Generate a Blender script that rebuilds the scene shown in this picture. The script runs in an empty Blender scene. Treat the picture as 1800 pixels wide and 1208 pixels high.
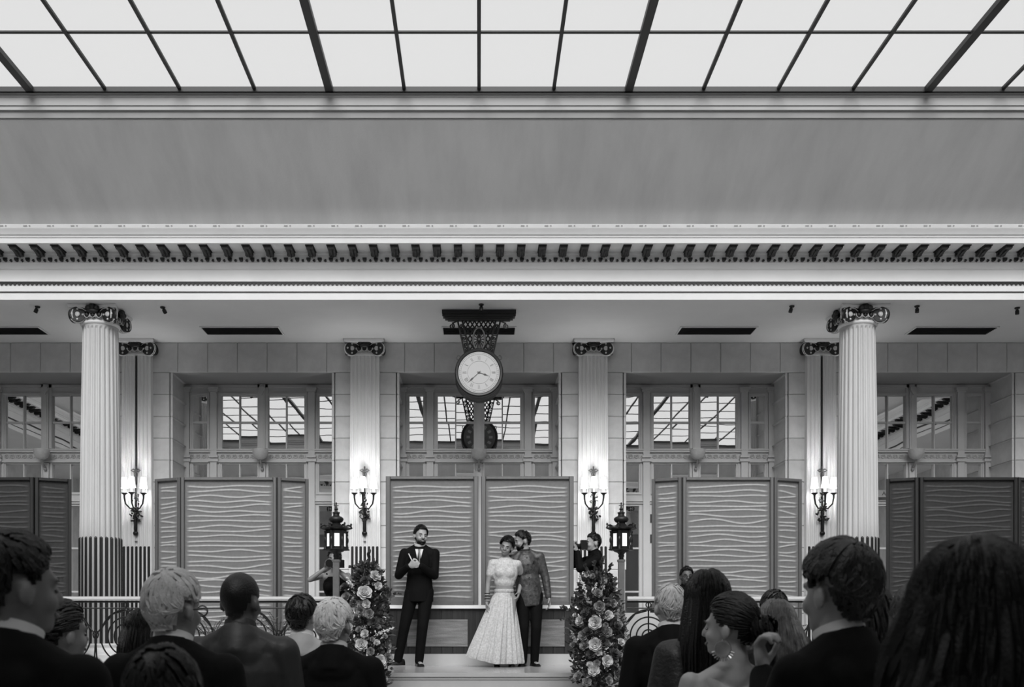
import bpy, math, random
from math import sin, cos, pi, radians, atan2, sqrt
from mathutils import Vector, Matrix, Euler, Quaternion

# ------------------------------------------------------------------ camera, world, light, exposure
SC = bpy.context.scene
COL = SC.collection
CAMZ, FPX, VX, VY = 1.60, 1750.0, 842.0, 1100.0      # eye height, focal length in pixels, vanishing point of the hall axis
cam_data = bpy.data.cameras.new('camera')
cam_data.sensor_width = 36.0
cam_data.lens = 36.0 * FPX / 1800.0
cam_data.shift_x = (900.0 - VX) / 1800.0
cam_data.shift_y = (VY - 604.0) / 1800.0
cam_data.clip_start = 0.05
cam_data.dof.use_dof = True
cam_data.dof.focus_distance = 12.8
cam_data.dof.aperture_fstop = 5.0
cam = bpy.data.objects.new('camera', cam_data)
cam.location = (0, 0, CAMZ)
cam.rotation_euler = (pi / 2, 0, 0)
COL.objects.link(cam)
SC.camera = cam
world = bpy.data.worlds.new('world')
world.use_nodes = True
world.node_tree.nodes['Background'].inputs[0].default_value = (.8, .8, .8, 1)
world.node_tree.nodes['Background'].inputs[1].default_value = 0.96
SC.world = world
SC.view_settings.view_transform = 'Standard'
SC.view_settings.look = 'None'
SC.view_settings.gamma = 1.0
SC.view_settings.use_curve_mapping = False
SC.view_settings.exposure = 0.12
SKY_GLOW = 0.60            # radiance of the backlit laylight panes
SCONCE_WATT = 10.0
# hazy daylight falling through the laylight from behind the photographer
sun_data = bpy.data.lights.new('sun', 'SUN')
sun_data.energy = 9.5
sun_data.angle = radians(46)
sun = bpy.data.objects.new('sun', sun_data)
COL.objects.link(sun)
sun.location = (0, -10, 30)
sun.rotation_euler = (radians(51), 0, 0)

R = random.Random(7)


def at(x, y, D):
    """world point seen at photo pixel (x, y) at distance D along the hall"""
    return Vector(((x - VX) / FPX * D, D, CAMZ + (VY - y) / FPX * D))


# ------------------------------------------------------------------ materials
MATS = {}


def mat(name, v, rough=.6, metal=0.0, var=0.0, scale=4.0, stretch=(1, 1, 1), bump=0.0, bscale=60.0, spec=.5,
        emit=0.0, bstretch=(1, 1, 1), coat=0.0):
    if name in MATS:
        return MATS[name]
    m = bpy.data.materials.new(name)
    m.use_nodes = True
    nt = m.node_tree
    b = nt.nodes['Principled BSDF']
    b.inputs['Roughness'].default_value = rough
    b.inputs['Metallic'].default_value = metal
    b.inputs['Specular IOR Level'].default_value = spec
    b.inputs['Coat Weight'].default_value = coat
    b.inputs['Base Color'].default_value = (v, v, v, 1)
    if emit:
        b.inputs['Emission Color'].default_value = (1, 1, 1, 1)
        b.inputs['Emission Strength'].default_value = emit
    if var or bump:
        tc = nt.nodes.new('ShaderNodeTexCoord')
    if var:
        mp = nt.nodes.new('ShaderNodeMapping')
        mp.inputs['Scale'].default_value = stretch
        nz = nt.nodes.new('ShaderNodeTexNoise')
        nz.inputs['Scale'].default_value = scale
        nz.inputs['Detail'].default_value = 6
        nz.inputs['Roughness'].default_value = .6
        rp = nt.nodes.new('ShaderNodeMapRange')
        rp.inputs[1].default_value = .25
        rp.inputs[2].default_value = .75
        rp.inputs[3].default_value = v * (1 - var)
        rp.inputs[4].default_value = min(1, v * (1 + var))
        nt.links.new(tc.outputs['Object'], mp.inputs['Vector'])
        nt.links.new(mp.outputs['Vector'], nz.inputs['Vector'])
        nt.links.new(nz.outputs['Fac'], rp.inputs[0])
        nt.links.new(rp.outputs[0], b.inputs['Base Color'])
    if bump:
        mp2 = nt.nodes.new('ShaderNodeMapping')
        mp2.inputs['Scale'].default_value = bstretch
        nb = nt.nodes.new('ShaderNodeTexNoise')
        nb.inputs['Scale'].default_value = bscale
        nb.inputs['Detail'].default_value = 4
        bp = nt.nodes.new('ShaderNodeBump')
        bp.inputs['Strength'].default_value = bump
        bp.inputs['Distance'].default_value = .01
        nt.links.new(tc.outputs['Object'], mp2.inputs['Vector'])
        nt.links.new(mp2.outputs['Vector'], nb.inputs['Vector'])
        nt.links.new(nb.outputs['Fac'], bp.inputs['Height'])
        nt.links.new(bp.outputs[0], b.inputs['Normal'])
    MATS[name] = m
    return m


PLASTER = mat('white_plaster', .90, .7, var=.05, scale=1.5)
CEIL = mat('ceiling_paint', .86, .8, var=.04, scale=1.2)
COVE = mat('cove_plaster', .93, .85, var=.12, scale=1.1, stretch=(2.2, .6, .5), bump=.15, bscale=40)
COVETRIM = mat('cove_trim_paint', .36, .7, var=.06, scale=2)
STONE = mat('limestone', .64, .75, var=.16, scale=3.5, bump=.12, bscale=50)
JOINT = mat('mortar', .34, .9)
PILA = mat('pilaster_paint', .74, .6, var=.05, scale=3, stretch=(6, 6, .6))
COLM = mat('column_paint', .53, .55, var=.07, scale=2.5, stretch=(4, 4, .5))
BLACKP = mat('black_paint', .012, .45)
GILT = mat('gilt_light', .55, .4, var=.1, scale=20)
IRON = mat('wrought_iron', .012, .4, metal=.3)
IRONB = mat('aged_bronze', .035, .38, metal=.6, var=.3, scale=30)
BAR = mat('skylight_bar', .02, .5)
PANE = mat('laylight_pane', .1, .6, emit=SKY_GLOW)
_nt = PANE.node_tree
_mx = _nt.nodes.new('ShaderNodeMixShader')
_tr = _nt.nodes.new('ShaderNodeBsdfTransparent')
_mx.inputs[0].default_value = .6
_nt.links.new(_nt.nodes['Principled BSDF'].outputs[0], _mx.inputs[1])
_nt.links.new(_tr.outputs[0], _mx.inputs[2])
_nt.links.new(_mx.outputs[0], _nt.nodes['Material Output'].inputs['Surface'])
JOIN = mat('joinery_paint', .58, .5, var=.06, scale=3)
MIRROR = mat('mirror_pane', .90, .0, metal=1.0)
SCRF = mat('screen_frame', .15, .4, metal=.35, var=.15, scale=6, stretch=(1, 1, .2))
SCRP = mat('sand_relief', .22, .45, metal=.25, var=.12, scale=25, bump=.9, bscale=220)


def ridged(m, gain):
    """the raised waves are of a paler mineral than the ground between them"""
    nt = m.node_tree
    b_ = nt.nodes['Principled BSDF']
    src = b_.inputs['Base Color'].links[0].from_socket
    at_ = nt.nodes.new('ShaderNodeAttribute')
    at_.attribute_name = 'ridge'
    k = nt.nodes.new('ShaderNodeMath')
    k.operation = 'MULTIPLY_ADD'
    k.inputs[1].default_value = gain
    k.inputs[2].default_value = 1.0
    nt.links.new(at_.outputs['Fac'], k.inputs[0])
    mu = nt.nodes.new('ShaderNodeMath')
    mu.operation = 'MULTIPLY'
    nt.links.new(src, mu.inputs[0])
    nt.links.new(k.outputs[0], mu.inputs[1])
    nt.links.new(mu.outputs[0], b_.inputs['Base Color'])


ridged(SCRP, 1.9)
SCRF_SHADED = mat('screen_frame_shaded', .05, .32, metal=.5, var=.2, scale=6, stretch=(1, 1, .2))  # darker copy of the screen frame for the outer screens, shade put into the colour
SCRP_SHADED = mat('sand_relief_shaded', .05, .35, metal=.5, var=.2, scale=25, bump=1.0, bscale=200)  # same relief for the outer screens, colour darkened to stand in for missing light
ridged(SCRP_SHADED, 1.5)
WOOD = mat('dark_plank_wood', .03, .35, var=.45, scale=5, stretch=(7, 7, .35), coat=.2)
SLAB = mat('travertine_panel', .19, .5, var=.45, scale=5, stretch=(.6, 1, 6), bump=.4, bscale=60)
MARBLE = mat('platform_marble', .42, .18, var=.12, scale=1.5, stretch=(1, .4, 1))
SKIRT = mat('skirting_marble', .50, .3, var=.1, scale=2)
CARPET = mat('hall_floor', .5, .5, var=.2, scale=2)
SHADE = mat('lit_shade', .7, .6, emit=.9)
CANDLE = mat('lit_candle', .7, .5, emit=.6)
LAMPGL = mat('lit_lantern_glass', .7, .4, emit=.55)
DIAL = mat('clock_dial', .44, .35)
DIALB = mat('clock_dial_back', .10, .4, var=.3, scale=8)
HANDM = mat('clock_mark', .06, .5)
POSTM = mat('copper_post', .22, .35, metal=.6, var=.15, scale=12)
RAILW = mat('rail_wood', .45, .35, var=.1, scale=4)
VENT = mat('vent_metal', .03, .6)
WHITEF = mat('white_cloth', .45, .8, var=.06, scale=6)
LEAF = mat('leaf_dark', .035, .45, var=.6, scale=14)
LEAF2 = mat('leaf_mid', .12, .45, var=.5, scale=14)
PETAL = mat('petal_white', .62, .6, var=.12, scale=25)
PETAL2 = mat('petal_grey', .26, .6, var=.25, scale=25)
PETAL3 = mat('petal_dark', .07, .6, var=.3, scale=25)
BOWL = mat('alabaster_bowl', .52, .4, var=.2, scale=12)
BLACKM = mat('camera_black', .01, .3)
GLASSY = mat('lens_glass', .01, .05)


# ------------------------------------------------------------------ mesh builder
class MB:
    def __init__(self):
        self.v, self.f = [], []

    def add(self, vs, fs):
        n = len(self.v)
        self.v += [tuple(p) for p in vs]
        self.f += [tuple(i + n for i in q) for q in fs]
        return self

    def box(self, c, s, rot=None):
        hx, hy, hz = s[0] / 2, s[1] / 2, s[2] / 2
        vs = [Vector((x, y, z)) for x in (-hx, hx) for y in (-hy, hy) for z in (-hz, hz)]
        if rot is not None:
            vs = [rot @ p for p in vs]
        c = Vector(c)
        return self.add([p + c for p in vs], [(0, 1, 3, 2), (4, 6, 7, 5), (0, 4, 5, 1), (2, 3, 7, 6), (0, 2, 6, 4), (1, 5, 7, 3)])

    def bb(self, x0, x1, y0, y1, z0, z1):
        return self.box(((x0 + x1) / 2, (y0 + y1) / 2, (z0 + z1) / 2), (x1 - x0, y1 - y0, z1 - z0))

    def lathe(self, prof, seg=24, c=(0, 0, 0), M=None, a0=0.0, a1=2 * pi, sq=(1, 1)):
        """prof: list of (r, z) from bottom to top"""
        full = abs(a1 - a0 - 2 * pi) < 1e-6
        n = seg if full else seg + 1
        vs = []
        for r, z in prof:
            for i in range(n):
                a = a0 + (a1 - a0) * i / seg
                p = Vector((r * cos(a) * sq[0], r * sin(a) * sq[1], z))
                if M is not None:
                    p = M @ p
                vs.append(p + Vector(c))
        fs = []
        for j in range(len(prof) - 1):
            for i in range(seg):
                k = (i + 1) % n
                fs.append((j * n + i, j * n + k, (j + 1) * n + k, (j + 1) * n + i))
        if full:
            if prof[0][0] > 1e-4:
                fs.append(tuple(reversed(range(n))))
            if prof[-1][0] > 1e-4:
                fs.append(tuple((len(prof) - 1) * n + i for i in range(n)))
        return self.add(vs, fs)

    def tube(self, pts, r, seg=6, closed=False, flat=None):
        pts = [Vector(p) for p in pts]
        n = len(pts)
        rs = r if isinstance(r, (list, tuple)) else [r] * n
        vs = []
        up = Vector((0, 0, 1))
        prev = None
        for i, p in enumerate(pts):
            if closed:
                t = pts[(i + 1) % n] - pts[i - 1]
            else:
                t = pts[min(i + 1, n - 1)] - pts[max(i - 1, 0)]
            t = t.normalized() if t.length > 1e-9 else Vector((0, 0, 1))
            if prev is None:
                a = up if abs(t.z) < .9 else Vector((1, 0, 0))
                u = t.cross(a).normalized()
            else:
                u = (prev - t * prev.dot(t))
                u = u.normalized() if u.length > 1e-6 else t.orthogonal().normalized()
            prev = u
            w = t.cross(u)
            for k in range(seg):
                ang = 2 * pi * k / seg
                vs.append(p + (u * cos(ang) + w * sin(ang)) * rs[i])
        fs = []
        m = n if closed else n - 1
        for i in range(m):
            for k in range(seg):
                a, b2 = i * seg + k, i * seg + (k + 1) % seg
                c2, d = ((i + 1) % n) * seg + (k + 1) % seg, ((i + 1) % n) * seg + k
                fs.append((a, b2, c2, d))
        if not closed:
            fs.append(tuple(reversed(range(seg))))
            fs.append(tuple((n - 1) * seg + k for k in range(seg)))
        return self.add(vs, fs)

    def ell(self, c, r, M=None, seg=14, rings=9):
        c = Vector(c)
        vs, fs = [], []
        for j in range(rings + 1):
            th = pi * j / rings
            for i in range(seg):
                a = 2 * pi * i / seg
                p = Vector((r[0] * sin(th) * cos(a), r[1] * sin(th) * sin(a), -r[2] * cos(th)))
                if M is not None:
                    p = M @ p
                vs.append(p + c)
        for j in range(rings):
            for i in range(seg):
                k = (i + 1) % seg
                fs.append((j * seg + i, j * seg + k, (j + 1) * seg + k, (j + 1) * seg + i))
        return self.add(vs, fs)

    def cap(self, a, b, r1, r2, seg=10, fl=1.0, side=None):
        """tapered capsule, flattened by fl along one side axis"""
        a, b = Vector(a), Vector(b)
        t = (b - a)
        L = t.length
        t = t / L if L > 1e-9 else Vector((0, 0, 1))
        u = side if side is not None else (Vector((1, 0, 0)) if abs(t.x) < .8 else Vector((0, 1, 0)))
        u = (u - t * u.dot(t)).normalized()
        w = t.cross(u)
        rows = []
        for j in range(4):
            th = pi / 2 * j / 4
            rows.append((a - t * r1 * cos(th), r1 * sin(th) + 1e-4))
        rows.append((a, r1))
        rows.append((b, r2))
        for j in range(1, 5):
            th = pi / 2 * j / 4
            rows.append((b + t * r2 * sin(th), r2 * cos(th) + 1e-4))
        vs, fs = [], []
        for p, r in rows:
            for k in range(seg):
                ang = 2 * pi * k / seg
                vs.append(p + u * cos(ang) * r + w * sin(ang) * r * fl)
        for j in range(len(rows) - 1):
            for k in range(seg):
                q = (k + 1) % seg
                fs.append((j * seg + k, j * seg + q, (j + 1) * seg + q, (j + 1) * seg + k))
        fs.append(tuple(reversed(range(seg))))
        fs.append(tuple((len(rows) - 1) * seg + k for k in range(seg)))
        return self.add(vs, fs)

    def prism(self, poly, y0, y1):
        """polygon in x,z extruded along y"""
        n = len(poly)
        vs = [(x, y0, z) for x, z in poly] + [(x, y1, z) for x, z in poly]
        fs = [tuple(range(n)), tuple(reversed(range(n, 2 * n)))]
        for i in range(n):
            k = (i + 1) % n
            fs.append((i, n + i, n + k, k))
        return self.add(vs, fs)

    def disc(self, c, r, th, nrm, seg=20, prof=None):
        """short cylinder whose axis is nrm"""
        q = Vector((0, 0, 1)).rotation_difference(Vector(nrm).normalized()).to_matrix()
        return self.lathe(prof or [(r, -th / 2), (r, th / 2)], seg, c, q)

    def xf(self, M, start=0):
        for i in range(start, len(self.v)):
            self.v[i] = tuple(M @ Vector(self.v[i]))
        return self

    def mesh(self, name, m, smooth=None):
        me = bpy.data.meshes.new(name)
        me.from_pydata(self.v, [], self.f)
        if m:
            me.materials.append(m)
        if smooth is not None:
            me.polygons.foreach_set('use_smooth', [True] * len(me.polygons))
            if smooth < 179:
                me.set_sharp_from_angle(angle=radians(smooth))
        me.update()
        return me

    def build(self, name, m, parent=None, smooth=None, loc=None):
        o = bpy.data.objects.new(name, self.mesh(name, m, smooth))
        COL.objects.link(o)
        if parent:
            o.parent = parent
        if loc is not None:
            o.location = loc
        return o


def inst(name, me, parent=None, loc=(0, 0, 0), rot=(0, 0, 0), scale=None):
    o = bpy.data.objects.new(name, me)
    COL.objects.link(o)
    o.parent = parent
    o.location = loc
    o.rotation_euler = rot
    if scale is not None:
        o.scale = scale
    return o


def tag(o, label, cat=None, group=None, kind=None):
    o['label'] = label
    if cat:
        o['category'] = cat
    if group:
        o['group'] = group
    if kind:
        o['kind'] = kind
    return o


def thing(name, label, cat, loc=(0, 0, 0), rz=0.0, group=None, scale=1.0):
    o = bpy.data.objects.new(name, None)
    COL.objects.link(o)
    o.empty_display_size = .2
    o.location = loc
    o.rotation_euler = (0, 0, rz)
    o.scale = (scale,) * 3
    return tag(o, label, cat, group)


def stuff(o):
    o['kind'] = 'stuff'
    return o


# ------------------------------------------------------------------ hall dimensions
YF, YO, XS = 14.20, -3.56, 11.10          # entablature face lines: back, opposite, sides
ZC = 6.25                                 # aisle ceiling
ZP = 1.08                                 # upper floor (terrace)
ZS, SKY_Y, SKY_X = 8.27, 12.40, 9.31      # laylight
YW = 16.35                                # back wall face
YG = 17.20                                # joinery plane in the openings
BAY, OPW, OPZ = 3.725, 1.36, 5.758
YE = 10.96                                # terrace edge


def sweep(prof, x=XS, y0=YO, y1=YF):
    """profile (d, z), d inward from the face line, swept round the hall"""
    b = MB()
    n = len(prof)
    for sx, sy in ((-1, 1), (1, 1), (1, -1), (-1, -1)):
        for d, z in prof:
            b.v.append((sx * (x - d), (y1 - d) if sy > 0 else (y0 + d), z))
    for c in range(4):
        k = (c + 1) % 4
        for i in range(n - 1):
            b.f.append((c * n + i, k * n + i, k * n + i + 1, c * n + i + 1))
    return b


# ------------------------------------------------------------------ floors, walls, ceilings
b = MB().bb(-13, 13, -6, YE - .12, -.12, 0)
tag(b.build('floor', CARPET), 'dim floor of the hall under the guests', kind='structure')
b = MB()
b.bb(-13, 13, YE + .03, 17.4, 0, ZP - .04)                  # body of the terrace
b.bb(-13, 13, YE, 17.4, ZP - .045, ZP)                      # slab with nosing
b.bb(-13, 13, YE + .018, YE + .04, ZP - .075, ZP - .045)
for k in range(1, 6):                                       # steps down into the hall
    b.bb(-1.75, 1.75, YE - .3 * k, YE + .03, 0, ZP - .18 * k)
tag(b.build('floor_terrace', MARBLE), 'pale marble terrace floor with steps where the couple stands', kind='structure')

b = MB()
for x0, x1, y0, y1 in ((-13, 13, YF + .004, 17.3), (-13, 13, -6, YO - .004), (-13, -XS - .004, YO, YF), (XS + .004, 13, YO, YF)):
    b.bb(x0, x1, y0, y1, ZC, ZC + .02)
tag(b.build('ceiling', CEIL), 'flat painted ceiling over the aisle behind the columns', kind='structure')
b = MB().bb(-13, 13, -6.0, -5.76, 0, ZC)
tag(b.build('wall_front', STONE), 'stone wall behind the photographer', kind='structure')
b = MB().bb(-13.1, -12.9, -6, 17.4, 0, ZC)
tag(b.build('wall_left', STONE), 'stone wall at the left end of the hall', kind='structure')
b = MB().bb(12.9, 13.1, -6, 17.4, 0, ZC)
tag(b.build('wall_right', STONE), 'stone wall at the right end of the hall', kind='structure')

# back wall: core piers, then single stone blocks with open joints
bays = [-3, -2, -1, 0, 1, 2, 3]
b = MB()
for k in range(-3, 3):
    x0, x1 = k * BAY + OPW, (k + 1) * BAY - OPW
    b.bb(x0, x1, YW + .02, YG + .2, ZP, OPZ)
b.bb(-3 * BAY - OPW - 1.0, -3 * BAY - OPW, YW + .02, YG + .2, ZP, OPZ)
b.bb(3 * BAY + OPW, 3 * BAY + OPW + 1.0, YW + .02, YG + .2, ZP, OPZ)
b.bb(-13, 13, YW + .02, YG + .2, OPZ, ZC)
b.bb(-13, 13, YG + .2, YG + .3, ZP, ZC)
wall = tag(b.build('wall_back', JOINT), 'stone wall with tall glazed openings behind the screens', kind='structure')


def block_mesh(w, h, d=.04, g=.006):
    w, h = w - g, h - g
    c = .008
    bb = MB()
    vs = []
    for y, i in ((d, 0), (c, 0), (0, c)):
        vs += [(-w / 2 + i, y, -h / 2 + i), (w / 2 - i, y, -h / 2 + i), (w / 2 - i, y, h / 2 - i), (-w / 2 + i, y, h / 2 - i)]
    fs = [(8, 9, 10, 11)]
    for r in (0, 1):
        for i in range(4):
            k = (i + 1) % 4
            fs.append((r * 4 + i, r * 4 + k, r * 4 + 4 + k, r * 4 + 4 + i))
    return bb.add(vs, fs).mesh('stone_block', STONE)


TB = .489
top_me = block_mesh(TB, ZC - OPZ)
jw = (BAY - 2 * OPW) / 2
CH = (OPZ - ZP) / 13
jamb_me = block_mesh(jw, CH)
rev_me = block_mesh(YG - YW - .01, CH)
for k in range(-3, 4):
    for i in range(-3, 4):
        inst('stone_block', top_me, wall, (k * BAY + i * TB, YW + R.uniform(-.002, .002), (ZC + OPZ) / 2))
for k in range(-3, 3):
    for s in (0, 1):
        for c in range(13):
            z = ZP + CH * (c + .5)
            inst('stone_block', jamb_me, wall, (k * BAY + OPW + jw * (s + .5), YW + R.uniform(-.003, .003), z))
for k in range(-2, 3):                                        # reveals
    for s in (-1, 1):
        for c in range(0, 13):
            z = ZP + CH * (c + .5)
            if z > 2.6:
                inst('stone_block', rev_me, wall, (k * BAY + s * (OPW - .012), (YW + YG) / 2, z), (0, 0, s * pi / 2))

# skirting of the back wall
b = MB()
for k in range(-3, 3):
    b.bb(k * BAY + OPW, (k + 1) * BAY - OPW, YW - .05, YW + .02, ZP, ZP + .22)
tag(b.build('baseboard_back', SKIRT), 'pale marble skirting along the back wall', kind='structure')

# ------------------------------------------------------------------ entablature, cornice, cove
ent = sweep([(0, ZC), (0, 6.345), (.004, 6.345), (.004, 6.363), (.015, 6.363), (.015, 6.444), (.02, 6.444), (.02, 6.50),
             (.0, 6.505), (.0, 6.675), (.03, 6.685), (.05, 6.72), (.085, 6.745), (.085, 6.775), (.10, 6.78), (.10, 6.85),
             (.12, 6.86), (.12, 6.885), (.45, 6.885), (.45, 6.955), (.465, 6.96), (.47, 6.985), (.49, 6.99), (.505, 7.02), (.535, 7.05),
             (.54, 7.065), (.545, 7.11), (.30, 7.125)])
trim1 = tag(ent.build('trim_1', PLASTER, smooth=30), 'white plaster entablature and cornice running round the hall', kind='structure')
pc = []
for i in range(15):
    t = i / 14
    a = t * pi / 2
    pc.append((.30 + 1.36 * (.92 * t + .08 * (1 - cos(a))), 7.12 + .85 * (.92 * t + .08 * sin(a))))
trim2 = tag(sweep(pc).build('trim_2', COVE, smooth=60), 'grey plaster cove rising to the skylight', kind='structure')
pm = [(1.655, 7.965), (1.665, 7.985), (1.685, 7.985), (1.69, 8.01), (1.70, 8.03), (1.70, 8.055), (1.735, 8.06), (1.735, 8.10), (1.75, 8.11), (1.755, 8.2),
      (1.77, 8.21), (1.77, 8.235), (1.79, 8.24), (1.79, 8.285)]
tag(sweep(pm).build('trim_3', COVETRIM, smooth=30), 'moulded plaster border below the skylight edge', kind='structure')
b = sweep([(.0, 6.347), (.012, 6.348), (.012, 6.36), (.0, 6.361)])
b.build('fillet_line', BLACKP, trim1)
# rope moulding: dark band with small beads
b = sweep([(.0, 6.462), (.034, 6.465), (.036, 6.497), (.0, 6.50)])
me_b = b
x = -XS
while x < XS:
    me_b.prism([(x, 6.466), (x + .02, 6.446), (x + .036, 6.45), (x + .05, 6.466)], YF - .034, YF - .012)
    x += .062
stuff(me_b.build('rope_moulding', BLACKP, trim1))

# modillions
def modillion_mesh():
    m = MB()
    poly = [(0, 0), (.25, 0), (.265, -.012), (.26, -.035), (.22, -.045), (.17, -.04), (.11, -.052), (.06, -.072), (.02, -.076), (0, -.065)]
    m.prism(poly, -.046, .046)
    m.xf(Matrix(((0, 1, 0, 0), (-1, 0, 0, 0), (0, 0, 1, 0), (0, 0, 0, 1))))
    m.box((0, -.14, -.006), (.115, .28, .012))
    for s in (-1, 1):
        m.disc((s * .048, -.04, -.05), .024, .01, (1, 0, 0), 8)
    m.tube([(0, -.25, -.02), (0, -.18, -.05), (0, -.09, -.062), (0, -.02, -.08)], [.014, .016, .015, .01], 5)
    return m


mod = modillion_mesh()
mod_me = mod.mesh('modillion', BLACKP)
MSP = .2945
nmod = int(XS / MSP)
for i in range(-nmod, nmod + 1):
    inst('modillion', mod_me, trim1, (i * MSP, YF - .12, 6.885))
far = MB()
for i in range(-nmod, nmod + 1):
    n0 = len(far.v)
    far.add(mod.v, mod.f)
    far.xf(Matrix.Translation((i * MSP, YO + .12, 6.885)) @ Matrix.Rotation(pi, 4, 'Z'), n0)
for i in range(1, int((YF - YO) / MSP)):
    for s in (-1, 1):
        n0 = len(far.v)
        far.add(mod.v, mod.f)
        far.xf(Matrix.Translation((s * (XS - .12), YO + i * MSP, 6.885)) @ Matrix.Rotation(s * -pi / 2, 4, 'Z'), n0)
stuff(far.build('modillion_run', BLACKP, trim1))


def leaf_row(fn, n, b):
    for i in range(n):
        p, rot = fn(i)
        n0 = len(b.v)
        if i % 2 == 0:
            b.prism([(-.029, .022), (.029, .022), (.029, 0), (.018, -.024), (0, -.030), (-.018, -.024), (-.029, 0)], -.022, .02)
        else:
            pts = []
            for k in range(10):
                rr = .021 if k % 2 == 0 else .010
                a = pi / 2 + 2 * pi * k / 10 + pi
                pts.append((rr * cos(a), rr * sin(a) - .014))
            b.prism(pts, -.020, .02)
        b.xf(Matrix.Translation(p) @ Matrix.Rotation(rot, 4, 'Z'), n0)


b = MB()
LS = .0795
n = int(2 * XS / LS)
leaf_row(lambda i: ((-XS + .1 + i * LS, YF - .10, 6.785), 0), n, b)
leaf_row(lambda i: ((-XS + .1 + i * LS, YO + .10, 6.785), pi), n, b)
stuff(b.build('leaf_moulding', BLACKP, trim1))
b = MB()
i = 0
x = -XS
while x < XS:
    b.box((x, YF - .545, 7.085), (.05, .01, .012))
    b.box((x + .06, YF - .545, 7.085), (.02, .01, .012))
    x += .325
stuff(b.build('cornice_dash', mat('worn_paint', .42, .8), trim1))

# ------------------------------------------------------------------ laylight
NR, NCOL = 12, 10
PX, PY = .931, 1.18
ceil_sky = thing('skylight', 'backlit frosted glass skylight in a dark metal grid over the hall', 'skylight', (0, 0, ZS))
pane_me = MB().bb(-PX / 2, PX / 2, -PY / 2, PY / 2, .03, .045).mesh('pane', PANE)
for i in range(-NCOL, NCOL):
    for j in range(NR):
        inst('pane', pane_me, ceil_sky, ((i + .5) * PX, SKY_Y - (j + .5) * PY, 0))
yl = SKY_Y - NR * PY
minor = MB().box((0, 0, .012), (.042, NR * PY, .03)).mesh('glazing_bar', BAR)
major = MB().bb(-.048, .048, -NR * PY / 2, NR * PY / 2, -.03, .03).mesh('beam', BAR)
for i in range(-NCOL, NCOL + 1):
    big = (i % 4 == 2)
    inst('beam' if big else 'glazing_bar', major if big else minor, ceil_sky, (i * PX, (SKY_Y + yl) / 2, 0))
cross = MB().box((0, 0, .018), (2 * NCOL * PX, .042, .016)).mesh('cross_bar', BAR)
for j in range(1, NR):
    inst('cross_bar', cross, ceil_sky, (0, SKY_Y - j * PY, .002))
b = MB()
for y in (SKY_Y, yl):
    b.bb(-SKY_X - .03, SKY_X + .03, y - .03, y + .03, -.03, .03)
for s in (-1, 1):
    b.bb(s * SKY_X - .03, s * SKY_X + .03, yl, SKY_Y, -.03, .03)
b.build('edge_frame', BAR, ceil_sky)

# ------------------------------------------------------------------ glazed openings with mirror panes
WX = [(-1.204, -.964), (-.712, -.413), (-.393, -.0885), (.0885, .393), (.413, .712), (.964, 1.204)]
WZ = [(5.123, 5.567), (4.653, 5.09), (3.90, 4.383)]
DOORZ = [(2.95, 3.665), (2.2, 2.92), (1.32, 2.17)]
pane_cache = {}


def pane(w, h):
    key = (round(w, 3), round(h, 3))
    if key not in pane_cache:
        # slightly uneven old mirror glass
        bb = MB()
        nx, nz = 5, 5
        rr = random.Random(hash(key) % 1000)
        vs, fs = [], []
        for j in range(nz):
            for i in range(nx):
                vs.append((-w / 2 + w * i / (nx - 1), rr.uniform(-1, 1) * .00010, -h / 2 + h * j / (nz - 1)))
        for j in range(nz - 1):
            for i in range(nx - 1):
                fs.append((j * nx + i, j * nx + i + 1, (j + 1) * nx + i + 1, (j + 1) * nx + i))
        me = bb.add(vs, fs).mesh('pane', MIRROR, smooth=180)
        pane_cache[key] = me
    return pane_cache[key]


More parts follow.
